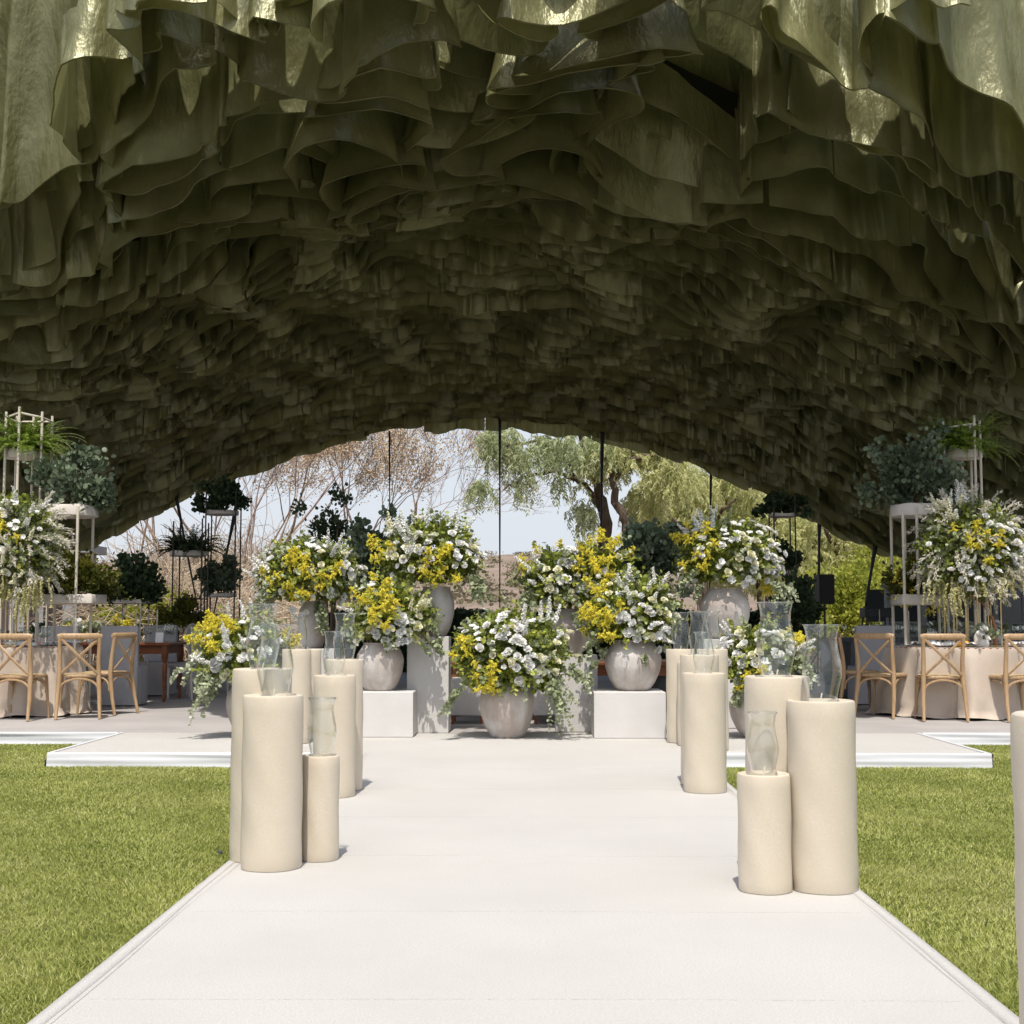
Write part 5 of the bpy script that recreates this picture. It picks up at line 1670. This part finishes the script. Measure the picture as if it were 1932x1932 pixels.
def foliage_on(name, label, c, rad, n, size, mat, seed, tmpl=LEAF_V, lump=0.25, low=-0.2, group=None, extra=None, shell=0.35, fern=False):
    t = thing(name, label, 'plant', c, group=group)
    rng = np.random.default_rng(seed)
    if fern:
        m = n
        a = rng.random(m) * 6.283; el = 0.35 + 1.0 * rng.random(m)
        d = np.stack([np.cos(a) * np.cos(el), np.sin(a) * np.cos(el), np.sin(el)], -1)
        q = np.stack([np.cos(a), np.sin(a), 0 * a], -1) * np.array([rad[0] * 0.25, rad[1] * 0.25, 0])
        L = rad[2] * 1.25 * (0.65 + 0.5 * rng.random(m))
        parts = []; s0 = []; s1 = []
        cv = rng.random(m)
        K = 22
        for k in range(K):
            d = norm(d + np.array([0, 0, -0.045 - 0.0025 * k]))
            nq = q + d * (L / K)[:, None]
            side = norm(np.cross(d, np.array([0, 0, 1.0])))
            for sg in (-1, 1):
                parts.append(leaves(nq, side * sg + d * 0.5 + rng.normal(size=(m, 3)) * 0.15, size * (1.15 - k / K) + 0 * a, SLIM_V * np.array([1.6, 1, 1]), rng=rng, var=0.5 * cv + 0.5 * rng.random(m)))
            s0.append(q); s1.append(nq); q = nq
        V, Fc, var = join(parts)
        link('fronds', np_mesh('fronds', V, Fc, var), LM[mat], t)
        s0 = np.concatenate(s0); s1 = np.concatenate(s1)
        V, Fc = tube_np(s0, s1, np.full(len(s0), 0.003), np.full(len(s0), 0.003))
        link('frond_stems', np_mesh('frond_stems', V, Fc), M['stem'], t)
    else:
        V, Fc, var = leaf_mass(name, label, 'plant', (0, 0, 0), rad, n, size, mat, seed, tmpl, low=low, lump=lump, shell=shell)
        V = V + np.array([0, 0, rad[2] * 0.35])
        link('foliage', np_mesh('foliage', V, Fc, var), LM[mat], t)
        mb = MB(); rg = random.Random(seed)
        for k in range(7):
            aa = rg.random() * 6.28
            mb.path([(0, 0, 0), (math.cos(aa) * rad[0] * 0.4, math.sin(aa) * rad[1] * 0.4, rad[2] * 0.5), (math.cos(aa) * rad[0] * 0.7, math.sin(aa) * rad[1] * 0.7, rad[2] * 0.9)], [0.008, 0.006, 0.003], 5)
        mb.build('stem', M['twig_dark'], t)
        if extra:
            n2, mat2 = extra
            d = norm(rng.normal(size=(n2, 3)) + np.array([0, -0.6, 0.2]))
            p = d * np.array(rad) * 0.85 + np.array([0, 0, rad[2] * 0.35])
            pp = np.repeat(p, 14, 0) + rng.normal(size=(n2 * 14, 3)) * 0.022
            V, Fc, var = leaves(pp, rng.normal(size=pp.shape), 0.03 * np.ones(len(pp)), LEAF_V, rng=rng)
            link('yellow_florets', np_mesh('yellow_florets', V, Fc, var), LM[mat2], t)
    return t

def stand(name, label, Y, posts, top_py, trays, mat, r=0.012, rungs=(), depth=0.36, tray_mat='tray'):
    """posts: picture x of the front posts; each also has a rear twin; trays: (x0, x1, y_top, y_bottom, round)"""
    xs = [W(px, 1200, Y).x for px in posts]
    cx = sum(xs) / len(xs)
    t = thing(name, label, 'plant stand', (cx, Y, 0))
    ztop = W(posts[0], top_py, Y).z
    for i, x in enumerate(xs):
        yy = -depth / 2 if i % 2 == 0 or len(xs) == 2 else -depth / 2 - 0.12
        MB().path([(x - cx, yy, 0), (x - cx, yy, ztop - (0.0 if i % 2 == 0 else -0.04))], r, 8).build('post', M[mat], t)
        MB().path([(x - cx, depth / 2, 0), (x - cx, depth / 2, ztop)], r, 8).build('post', M[mat], t)
    for (py, ) in rungs:
        z = W(posts[0], py, Y).z
        ring = [(xs[0] - cx, -depth / 2, z), (xs[-1] - cx, -depth / 2, z), (xs[-1] - cx, depth / 2, z), (xs[0] - cx, depth / 2, z), (xs[0] - cx, -depth / 2, z)]
        if len(xs) == 3:
            ring.insert(1, (xs[1] - cx, -depth / 2 - 0.12, z + 0.04))
        mb = MB()
        for a_, b_ in zip(ring[:-1], ring[1:]):
            mb.path([a_, b_], r * 0.8, 6)
        mb.build('rung', M[mat], t)
    out = []
    for (x0, x1, y0, y1, rd) in trays:
        a_ = W(x0, y1, Y); b_ = W(x1, y0, Y)
        w = b_.x - a_.x; h = b_.z - a_.z
        vs, fs = tray_mesh(w, min(w, depth + 0.05), h, rd)
        o = MB().add(vs, fs).build('tray', M[tray_mat], t, angle=45)
        o.location = ((a_.x + b_.x) / 2 - cx, 0, a_.z)
        out.append(Vector(((a_.x + b_.x) / 2, Y, a_.z + h * 0.62)))
    return out

# left tower and shelf
tr = stand('plant_stand', 'tallest cream metal plant stand at the left edge, a fern in its round tray', 15.9, (10, 42, 78), 781, [(9, 83, 849, 866, True)], 'metal_white', 0.016, rungs=((792,),), depth=0.34)
foliage_on('fern', 'bright green fern in the top tray of the tall left stand', tr[0], (0.42, 0.34, 0.50), 150, 0.07, 'fern', 501, fern=True)
tr = stand('plant_stand', 'cream plant stand with two trays beside the tall left one', 15.6, (86, 156), 966, [(78, 184, 955, 976, True), (80, 190, 1122, 1140, False)], 'metal_white', 0.017, depth=0.55)
foliage_on('eucalyptus_plant', 'dusky grey green mass of round leaves in the upper tray, left side', tr[0] + Vector((0.05, 0, 0)), (0.50, 0.36, 0.52), 3300, 0.052, 'dusky', 502, ROUND_V, lump=0.7)
foliage_on('olive_shrub', 'shaded olive brown shrub filling the lower tray on the left', tr[1] + Vector((0.0, 0, 0)), (0.42, 0.32, 0.38), 5200, 0.045, 'moss', 503)
# right tower and shelf
tr = stand('plant_stand', 'tallest cream metal plant stand at the right, a fern in its curved tray', 15.9, (1781, 1833, 1850), 797, [(1778, 1853, 846, 866, True)], 'metal_white', 0.016, rungs=((812,),), depth=0.34)
foliage_on('fern', 'bright green fern in the top tray of the tall right stand', tr[0], (0.42, 0.34, 0.48), 160, 0.07, 'fern', 504, fern=True)
tr = stand('plant_stand', 'cream plant stand with two trays beside the tall right one', 15.6, (1697, 1723), 966, [(1681, 1800, 953, 976, True), (1690, 1790, 1122, 1142, False)], 'metal_white', 0.017, depth=0.5)
foliage_on('eucalyptus_plant', 'dusky grey green mass of round leaves in the upper tray, right side', tr[0] + Vector((-0.05, 0, 0)), (0.52, 0.36, 0.60), 3500, 0.052, 'dusky', 505, ROUND_V, lump=0.7)
foliage_on('olive_shrub', 'shaded olive shrub dotted with yellow in the lower tray on the right', tr[1], (0.38, 0.3, 0.36), 3800, 0.045, 'moss', 506, extra=(26, 'yellow'))

# black stands farther back
tr = stand('plant_stand', 'slim black plant stand on the left holding a fern against the dry trees', 20.5, (330, 384), 985, [(320, 390, 1040, 1050, True), (316, 388, 1182, 1190, True)], 'metal_black', 0.012, rungs=((1130,),), depth=0.4)
foliage_on('fern', 'fern with leaves darkened for backlight, in the black stand against the dry trees', tr[0], (0.45, 0.3, 0.45), 90, 0.075, 'dark', 511, fern=True)
foliage_on('olive_shrub', 'dark mossy shrub in the bottom tray of the black stand', tr[1], (0.36, 0.3, 0.36), 3200, 0.045, 'moss', 512)
tr = stand('plant_stand', 'slim black plant stand behind the fern one, with two dark bushes', 21.5, (390, 446), 930, [(387, 450, 964, 972, True), (383, 446, 1120, 1127, True)], 'metal_black', 0.012, rungs=((1170,),), depth=0.4)
foliage_on('dark_shrub', 'dark bush touching the edge of the canopy on the left', tr[0], (0.38, 0.3, 0.34), 2600, 0.05, 'dark', 513, ROUND_V)
foliage_on('grey_shrub', 'grey leaved bush in the middle of the black stand', tr[1], (0.34, 0.3, 0.42), 2600, 0.05, 'dusky', 514, ROUND_V)
tr = stand('plant_stand', 'slim black plant stand on the right behind the highest bouquet', 20.5, (1459, 1499), 940, [(1450, 1502, 970, 976, True), (1464, 1500, 1078, 1084, True)], 'metal_black', 0.012, rungs=((1130,),), depth=0.4)
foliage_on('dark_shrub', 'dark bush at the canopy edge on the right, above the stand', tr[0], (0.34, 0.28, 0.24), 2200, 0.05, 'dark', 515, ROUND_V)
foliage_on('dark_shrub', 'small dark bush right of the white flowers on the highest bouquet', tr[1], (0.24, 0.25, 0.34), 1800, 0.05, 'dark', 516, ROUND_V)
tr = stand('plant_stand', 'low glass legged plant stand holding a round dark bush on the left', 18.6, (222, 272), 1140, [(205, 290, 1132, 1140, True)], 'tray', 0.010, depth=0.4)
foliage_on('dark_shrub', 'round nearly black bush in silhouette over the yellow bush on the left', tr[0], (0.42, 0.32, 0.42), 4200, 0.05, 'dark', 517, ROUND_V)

# ================================================================== TABLES AND CHAIRS IN THE SHADE
def long_table(x0, x1, Y, depth, label, h=0.76, mat='wood_dark', turned=True):
    cx = (x0 + x1) / 2; w = x1 - x0
    t = thing('dining_table', label, 'table', (cx, Y, 0))
    MB().box((0, 0, h - 0.018), (w, depth, 0.036), bev=0.006).build('tabletop', M[mat], t, smooth=False)
    MB().box((0, 0, h - 0.036 - 0.055), (w - 0.14, depth - 0.12, 0.11)).build('apron', M[mat], t, smooth=False)
    hh = h - 0.036
    prof = [(0, 0), (0.02, 0), (0.024, 0.04), (0.03, 0.07), (0.022, 0.1), (0.026, 0.18), (0.034, 0.38), (0.038, 0.47), (0.024, 0.5), (0.036, 0.52), (0.036, 0.545), (0.045, 0.56), (0.045, hh), (0, hh)]
    for sx in (-1, 1):
        for sy in (-1, 1):
            MB().lathe(prof, 16, c=(sx * (w / 2 - 0.08), sy * (depth / 2 - 0.08), 0)).build('leg', M[mat], t)
    return t

def linen_table(x0, x1, Y, depth, label, clabel, h=0.76, mat='linen_grey', seed=0):
    rng = np.random.default_rng(seed)
    cx = (x0 + x1) / 2; w = x1 - x0
    t = long_table(x0 + 0.01, x1 - 0.01, Y, depth - 0.02, label, h - 0.004)
    V = []; Fc = []
    per = []
    for s, (a, b) in enumerate((((-w / 2, -depth / 2), (w / 2, -depth / 2)), ((w / 2, -depth / 2), (w / 2, depth / 2)), ((w / 2, depth / 2), (-w / 2, depth / 2)), ((-w / 2, depth / 2), (-w / 2, -depth / 2)))):
        n = max(4, int(math.hypot(b[0] - a[0], b[1] - a[1]) / 0.06))
        for i in range(n):
            q = i / n
            per.append((a[0] + (b[0] - a[0]) * q, a[1] + (b[1] - a[1]) * q))
    n = len(per)
    ph = rng.random() * 6
    for k, q in enumerate((None, 0, 0.03, 0.3, 0.6, 0.97)):
        for i, (x, y) in enumerate(per):
            f = 0.0 if q is None else q * (0.03 + 0.025 * math.sin(i * 0.55 + ph) + 0.012 * math.sin(i * 1.3 + ph))
            nx_, ny_ = (x / (w / 2)), (y / (depth / 2))
            m_ = max(abs(nx_), abs(ny_))
            ox = (1 if nx_ > 0 else -1) * f if abs(nx_) > 0.999 else 0
            oy = (1 if ny_ > 0 else -1) * f if abs(ny_) > 0.999 else 0
            if q is None:
                V.append((x * 0.5, y * 0.5, h + 0.003))
            else:
                V.append((x + ox + (0.006 if ox > 0 else -0.006 if ox < 0 else 0), y + oy + (0.006 if oy > 0 else -0.006 if oy < 0 else 0), (h + 0.003) * (1 - q) + 0.01 * q))
    for k in range(5):
        for i in range(n):
            j = (i + 1) % n
            Fc.append((k * n + i, (k + 1) * n + i, (k + 1) * n + j, k * n + j))
    mb = MB(); mb.add([tuple(v) for v in V], Fc + [tuple(range(n))])
    o = mb.build('tablecloth', M[mat], None, angle=60)
    o.location = (cx, Y, 0)
    props(o, clabel, 'tablecloth')

def linen_chair(x, y, rz, label, h=0.98):
    """a chair under a fitted cloth: tall back panel falling to the floor and a skirted seat"""
    t = thing('covered_chair', label, 'chair', (x, y, 0), rz, group='chairs under fitted pale covers')
    def drape(cx, cy, w, d, z0, z1, nm, seed):
        rng = random.Random(seed); mb = MB()
        n = 48; vs = []; fs = []
        rows = [(z1, 0.9), (z1 - 0.004, 0.985), (z1 - 0.02, 1.0)] + [(z1 - 0.02 - (z1 - 0.02 - z0) * q, 1.0) for q in (0.25, 0.5, 0.75, 1.0)]
        for zi, (z, k) in enumerate(rows):
            q = max(0, (z1 - z) / (z1 - z0))
            for i in range(n):
                a = 2 * math.pi * i / n
                ca, sa = math.cos(a), math.sin(a)
                f = 1 + q * 0.03 * math.sin(5 * a + seed)
                vs.append((cx + w / 2 * k * f * abs(ca) ** .2 * (1 if ca > 0 else -1), cy + d / 2 * k * f * abs(sa) ** .2 * (1 if sa > 0 else -1), z))
        for r_ in range(len(rows) - 1):
            for i in range(n):
                j = (i + 1) % n
                fs.append((r_ * n + i, (r_ + 1) * n + i, (r_ + 1) * n + j, r_ * n + j))
        fs.append(tuple(range(n)))
        mb.add(vs, fs).build(nm, M['linen_grey'], t, angle=50)
    drape(0, -0.22, 0.46, 0.10, 0.012, h, 'back_cover', 1)
    drape(0, 0.06, 0.46, 0.44, 0.012, 0.47, 'seat_cover', 2)
    return t

def oval_chair(x, y, rz, label):
    t = thing('oval_back_chair', label, 'chair', (x, y, 0), rz, group='oval back chairs in the shade')
    for s in (-1, 1):
        MB().path([(s * 0.19, -0.22, 0), (s * 0.19, -0.2, 0.45)], [0.013, 0.02], 8).build('leg', M['tray'], t)
        MB().path([(s * 0.2, 0.2, 0), (s * 0.2, 0.2, 0.42)], [0.012, 0.022], 8).build('leg', M['tray'], t)
        MB().path([(s * 0.19, -0.2, 0.44), (s * 0.14, -0.22, 0.56)], 0.014, 8).build('back_support', M['tray'], t)
    MB().box((0, 0, 0.455), (0.46, 0.44, 0.07), bev=0.02).build('seat', M['linen_grey'], t)
    ring = [(0.215 * math.cos(a), -0.235 - 0.04 * math.sin(a), 0.755 + 0.235 * math.sin(a)) for a in np.linspace(0, 2 * math.pi, 29)]
    MB().path(ring, 0.017, 8, cap=False).build('back_frame', M['tray'], t)
    vs = [(0.2 * k * math.cos(a), -0.235 - 0.04 * k * math.sin(a) - dy, 0.755 + 0.22 * k * math.sin(a)) for dy, k in ((0.004, 1), (0.02, 0.8), (0.028, 0.3)) for a in np.linspace(0, 2 * math.pi, 25)[:-1]]
    vs += [(0.2 * k * math.cos(a), -0.235 - 0.04 * k * math.sin(a) + dy, 0.755 + 0.22 * k * math.sin(a)) for dy, k in ((0.004, 1), (0.02, 0.8), (0.028, 0.3)) for a in np.linspace(0, 2 * math.pi, 25)[:-1]]
    fs = []
    for base, fl in ((0, 1), (72, -1)):
        for r_ in range(2):
            for i in range(24):
                j = (i + 1) % 24
                q = (base + r_ * 24 + i, base + r_ * 24 + j, base + r_ * 24 + 24 + j, base + r_ * 24 + 24 + i)
                fs.append(q if fl > 0 else q[::-1])
        c_ = tuple(base + 48 + i for i in range(24))
        fs.append(c_ if fl > 0 else c_[::-1])
    MB().add(vs, fs).build('back_pad', M['linen_grey'], t, angle=60)
    return t

gx = lambda px, Y: W(px, 1200, Y).x
long_table(gx(-60, 18.0), gx(338, 18.0), 18.0, 0.95, 'long red brown wooden dining table with turned legs in the left shade')
linen_chair(gx(234, 16.9), 16.95, 0, 'covered chair whose pale cloth back is nearest, right of the oak chairs')
linen_chair(gx(120, 16.9), 17.0, 0, 'covered chair half hidden by the left sand tablecloth')
oval_chair(gx(360, 18.4), 18.4, R(60), 'oval back chair at the end of the left wooden table')
oval_chair(gx(400, 19.6), 19.4, R(-110), 'oval back chair behind the end of the wooden table, near the low left bouquet')
linen_chair(gx(300, 19.3), 19.2, R(180), 'covered chair on the far side of the left wooden table')
linen_table(gx(1590, 18.4), gx(2040, 18.4), 18.4, 1.0, 'long table hidden under grey cloth darkened for the shade, behind the right chairs', 'grey cloth darkened for the shade on the long table behind the right chairs', seed=3, mat='shaded_linen')
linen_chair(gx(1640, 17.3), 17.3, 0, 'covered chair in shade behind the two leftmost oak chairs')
linen_table(gx(1560, 22.5), gx(1900, 22.5), 22.5, 0.9, 'table under dark shade at the back right', 'grey cloth on the far table near the speaker', seed=4, mat='shaded_linen')
# wooden tables behind the flower display
long_table(gx(845, 14.6), gx(1290, 14.6), 14.6, 0.9, 'red brown wooden table just behind the flower display', 0.62)
for px, lab in ((882, 'white covered bench seen left of the middle vase'), (1038, 'white covered bench seen right of the middle vase')):
    x = gx(px, 13.95)
    t = thing('covered_bench', lab, 'bench', (x, 14.05, 0), group='white covered benches behind the middle vase')
    MB().box((0, 0, 0.27), (0.34, 0.34, 0.38), bev=0.012).build('cloth', M['linen_white'], t)
    for sx in (-1, 1):
        for sy in (-1, 1):
            MB().box((sx * 0.145, sy * 0.145, 0.04), (0.03, 0.03, 0.08)).build('leg', M['wood_dark'], t, smooth=False)

# glassware rows
rg = random.Random(5)
for k in range(26):
    px = 110 + rg.random() * 220
    Y = 17.75 + rg.random() * 0.3
    item('wine_glass', WG, gx(px, Y), Y, 0.7605, 'clear stemmed glass in the row on the left wooden table', 'wine glass', 'stemmed glasses on the left wooden table', s=0.9 + 0.3 * rg.random())
for k in range(18):
    px = -10 + rg.random() * 75
    Y = 17.75 + rg.random() * 0.3
    item('tumbler', TB, gx(px, Y), Y, 0.7605, 'clear tumbler at the far left of the wooden table', 'tumbler', 'tumblers on the left wooden table', s=1.3 + 0.3 * rg.random())
for k in range(44):
    px = 1600 + rg.random() * 330
    Y = 18.1 + rg.random() * 0.5
    item('wine_glass', WG, gx(px, Y), Y, 0.7645, 'clear stemmed glass in the row on the right grey table', 'wine glass', 'stemmed glasses on the grey clothed table', s=0.9 + 0.3 * rg.random())
for k in range(12):
    px = 1590 + rg.random() * 270
    Y = 22.3 + rg.random() * 0.3
    item('wine_glass', WG, gx(px, Y), Y, 0.7645, 'clear glass on the farthest table near the speaker', 'wine glass', 'glasses on the farthest table', s=1.0)
def small_vase_flowers(px, Y, z, label, flowers, seed, mat='euc', s=1.0):
    x = gx(px, Y)
    t = thing('posy', label, 'posy', (x, Y, z))
    MB().lathe([(0, 0), (0.04, 0), (0.055, 0.04), (0.045, 0.085), (0.04, 0.085), (0.045, 0.04), (0, 0.01)], 18).build('pot', M['ceramic'], t)
    V, Fc, var = leaf_mass('posy', label, 'posy', (0, 0, 0), (0.15 * s, 0.12 * s, 0.10 * s), 260, 0.045, mat, seed, ROUND_V, low=-0.4)
    V = V + np.array([0, 0, 0.15])
    link('foliage', np_mesh('foliage', V, Fc, var), LM[mat], t)
    rng = np.random.default_rng(seed)
    for i in range(flowers[1]):
        me = BL[flowers[0]][i % len(BL[flowers[0]])]
        o = bpy.data.objects.new(flowers[0], me); COL.objects.link(o); o.parent = t
        a = rng.random() * 6.28
        o.location = (0.1 * s * math.cos(a), -0.07 + 0.04 * math.sin(a), 0.17 + 0.05 * rng.normal())
        o.rotation_euler = (R(50), 0, rng.random())
small_vase_flowers(73, 17.8, 0.7605, 'dark leafy posy on the left wooden table, beside the tumblers', ('white_daisy', 2), 61, 'dark')
small_vase_flowers(125, 17.75, 0.7605, 'yellow and grey posy on the left wooden table below the tray shrub', ('yellow_plume', 3), 62, s=1.2)
small_vase_flowers(170, 17.75, 0.7605, 'grey leaved posy on the left wooden table beside the yellow one', ('white_daisy', 3), 63, s=1.3)
small_vase_flowers(228, 17.8, 0.7605, 'olive and gold posy below the round dark bush', ('yellow_plume', 4), 64, 'moss')
small_vase_flowers(1797, 18.2, 0.7645, 'greenish white posy on the grey table, left of the gold stand rods', ('white_rose', 4), 65)
small_vase_flowers(1815, 17.95, 0.7645, 'white rose posy on the grey table between the gold stand rods', ('white_rose', 5), 66)
small_vase_flowers(1885, 18.3, 0.7645, 'white posy on the grey table behind the copper branch', ('white_rose', 3), 67)
small_vase_flowers(1762, 18.3, 0.7645, 'small green posy on the grey table below the right tray shrub', ('white_daisy', 2), 68)
small_vase_flowers(1856, 14.7, TZ + 0.0, 'white rose posy on the right round table beside the copper branch', ('white_rose', 4), 69, s=0.7)
# taper candles and cards
def taper(px, Y, z, h, label):
    t = thing('taper_candle', label, 'candle', (gx(px, Y), Y, z), group='slim taper candles on the dining tables')
    MB().lathe([(0, 0), (0.035, 0), (0.035, 0.005), (0.006, 0.012), (0.006, 0.1), (0.014, 0.105), (0.014, 0.125), (0, 0.125)], 14).build('holder', M['metal_gold'], t)
    MB().lathe([(0, 0.115), (0.010, 0.115), (0.009, h), (0.004, h + 0.01), (0, h + 0.01)], 10).build('candle', M['wax'], t)
for px, Y, z, h, lab in ((256, 17.9, 0.7605, 0.42, 'pale taper candle under the left edge of the round dark bush'), (296, 17.9, 0.7605, 0.42, 'pale taper candle under the right edge of the round dark bush'),
                    (1715, 18.3, 0.7645, 0.40, 'pale taper candle on the grey table, below the right tray shrub'), (1660, 22.3, 0.7645, 0.45, 'pale taper candle on the farthest table, under the black console')):
    taper(px, Y, z, h, lab)
for px, Y, z, lab in ((301, 17.62, 0.7605, 'blank white menu card standing on the left wooden table'), (1756, 18.0, 0.7645, 'blank white menu card standing on the right grey table')):
    mb = MB(); mb.add([(-0.05, -0.02, 0), (0.05, -0.02, 0), (0.05, 0, 0.13), (-0.05, 0, 0.13), (-0.05, 0.02, 0), (0.05, 0.02, 0)], [(0, 1, 2, 3), (3, 2, 5, 4)])
    o = mb.build('menu_card', M['ceramic'], None, smooth=False); o.location = (gx(px, Y), Y, z); props(o, lab, 'card')

# ================================================================== SPEAKER, CONSOLE, BUILDINGS
Ys = 23.5
c = W(1555, 1112, Ys); a_ = W(1540, 1140, Ys); b_ = W(1569, 1084, Ys)
t = thing('loudspeaker', 'black loudspeaker raised on a pole in front of the golden bush', 'speaker', (c.x, Ys, a_.z), R(8))
w = b_.x - a_.x; h = b_.z - a_.z
MB().box((0, 0, h / 2), (w, 0.28, h), bev=0.012).build('cabinet', M['black'], t, smooth=False)
MB().box((0, -0.148, h / 2), (w * 0.9, 0.012, h * 0.92), bev=0.003).build('grille', M['grille'], t, smooth=False)
t = thing('speaker_stand', 'black tripod stand under the loudspeaker', 'stand', (c.x, Ys, 0))
MB().path([(0, 0, 0.15), (0, 0, a_.z)], 0.02, 10).build('pole', M['metal_black'], t)
for k in range(3):
    a = k * 2.094 + 0.4
    MB().path([(0, 0, 0.7), (0.45 * math.cos(a), 0.45 * math.sin(a), 0.012)], 0.012, 8).build('leg', M['metal_black'], t)
Y = 24.0
a_ = W(1627, 1165, Y); b_ = W(1678, 1147, Y)
t = thing('equipment_case', 'long black equipment case on legs behind the far table on the right', 'case', ((a_.x + b_.x) / 2, Y, 0))
MB().box((0, 0, (a_.z + b_.z) / 2), (b_.x - a_.x, 0.4, b_.z - a_.z), bev=0.01).build('case_body', M['black'], t, smooth=False)
for sx in (-1, 1):
    for sy in (-1, 1):
        MB().path([(sx * 0.2, sy * 0.15, 0), (sx * 0.2, sy * 0.15, a_.z)], 0.015, 8).build('leg', M['metal_black'], t)

# grey bar pavilion, right
Y = 25.5
x0, x1 = gx(1672, Y), gx(2100, Y)
t = thing('bar_pavilion', 'grey bar pavilion with dark openings at the back right, under the canopy edge', 'pavilion', (x0, Y, 0))
H = W(1700, 1095, Y).z
def bx(name, a, b, z0, z1, y, d, mat):
    MB().box(((a + b) / 2, y, (z0 + z1) / 2), (b - a, d, z1 - z0), bev=0.004).build(name, M[mat], t, smooth=False)
L = x1 - x0
P_ = lambda px: gx(px, Y) - x0
bx('counter', 0, L, 0, 1.02, 0.0, 0.5, 'concrete')
bx('roof_beam', 0, L, H - 0.14, H, 0.0, 0.6, 'concrete')
for px in (1672, 1737, 1772, 1790, 1872, 1884, 1925):
    bx('post', P_(px), P_(px) + (0.10 if px != 1884 else 0.42), 1.02, H - 0.14, 0.0, 0.2, 'concrete')
bx('back_panel', 0, L, 1.02, H - 0.14, 1.4, 0.06, 'dark_panel')
bx('back_panel', P_(1790), P_(1870), 1.02, H - 0.14, 0.06, 0.05, 'dark_panel')

# pink walled house with grey columns, left
Y = 32.0
x0 = gx(-60, Y); x1 = gx(150, Y)
t = thing('garden_house', 'low dusty pink garden house with grey columns at the far left', 'house', (x0, Y, GZ))
H = 2.95
def bx2(name, a, b, z0, z1, y, d, mat):
    return MB().box(((a + b) / 2, y, (z0 + z1) / 2), (b - a, d, z1 - z0), bev=0.006).build(name, M[mat], t, smooth=False)
P_ = lambda px: gx(px, Y) - x0
bx2('wall', 0, x1 - x0, 0, H - 0.2, 1.0, 0.25, 'pink_wall')
bx2('roof', -0.2, x1 - x0 + 0.2, H - 0.2, H, 0.6, 1.4, 'concrete')
for px, w in ((-30, .3), (17, .36), (72, .12), (118, .32)):
    bx2('column', P_(px), P_(px) + w, 0, H - 0.2, 0.1, 0.3, 'concrete')
for px in (48, 60):
    bx2('downpipe', P_(px), P_(px) + 0.05, 0, 1.9, 0.8, 0.05, 'dark_panel')
bx2('beam', P_(-40), P_(78), 1.72, 1.80, 0.12, 0.1, 'dark_panel')

# small things
g = G(415, 1612, GZ)
o = MB().lathe([(0, 0), (0.011, 0), (0.013, 0.01), (0.010, 0.018), (0.006, 0.021), (0, 0.021)], 14).build('sprinkler_head', M['dark_panel'], None)
o.location = (g.x, g.y, GZ); props(o, 'small grey sprinkler head in the lawn beside the left near candles', 'sprinkler')
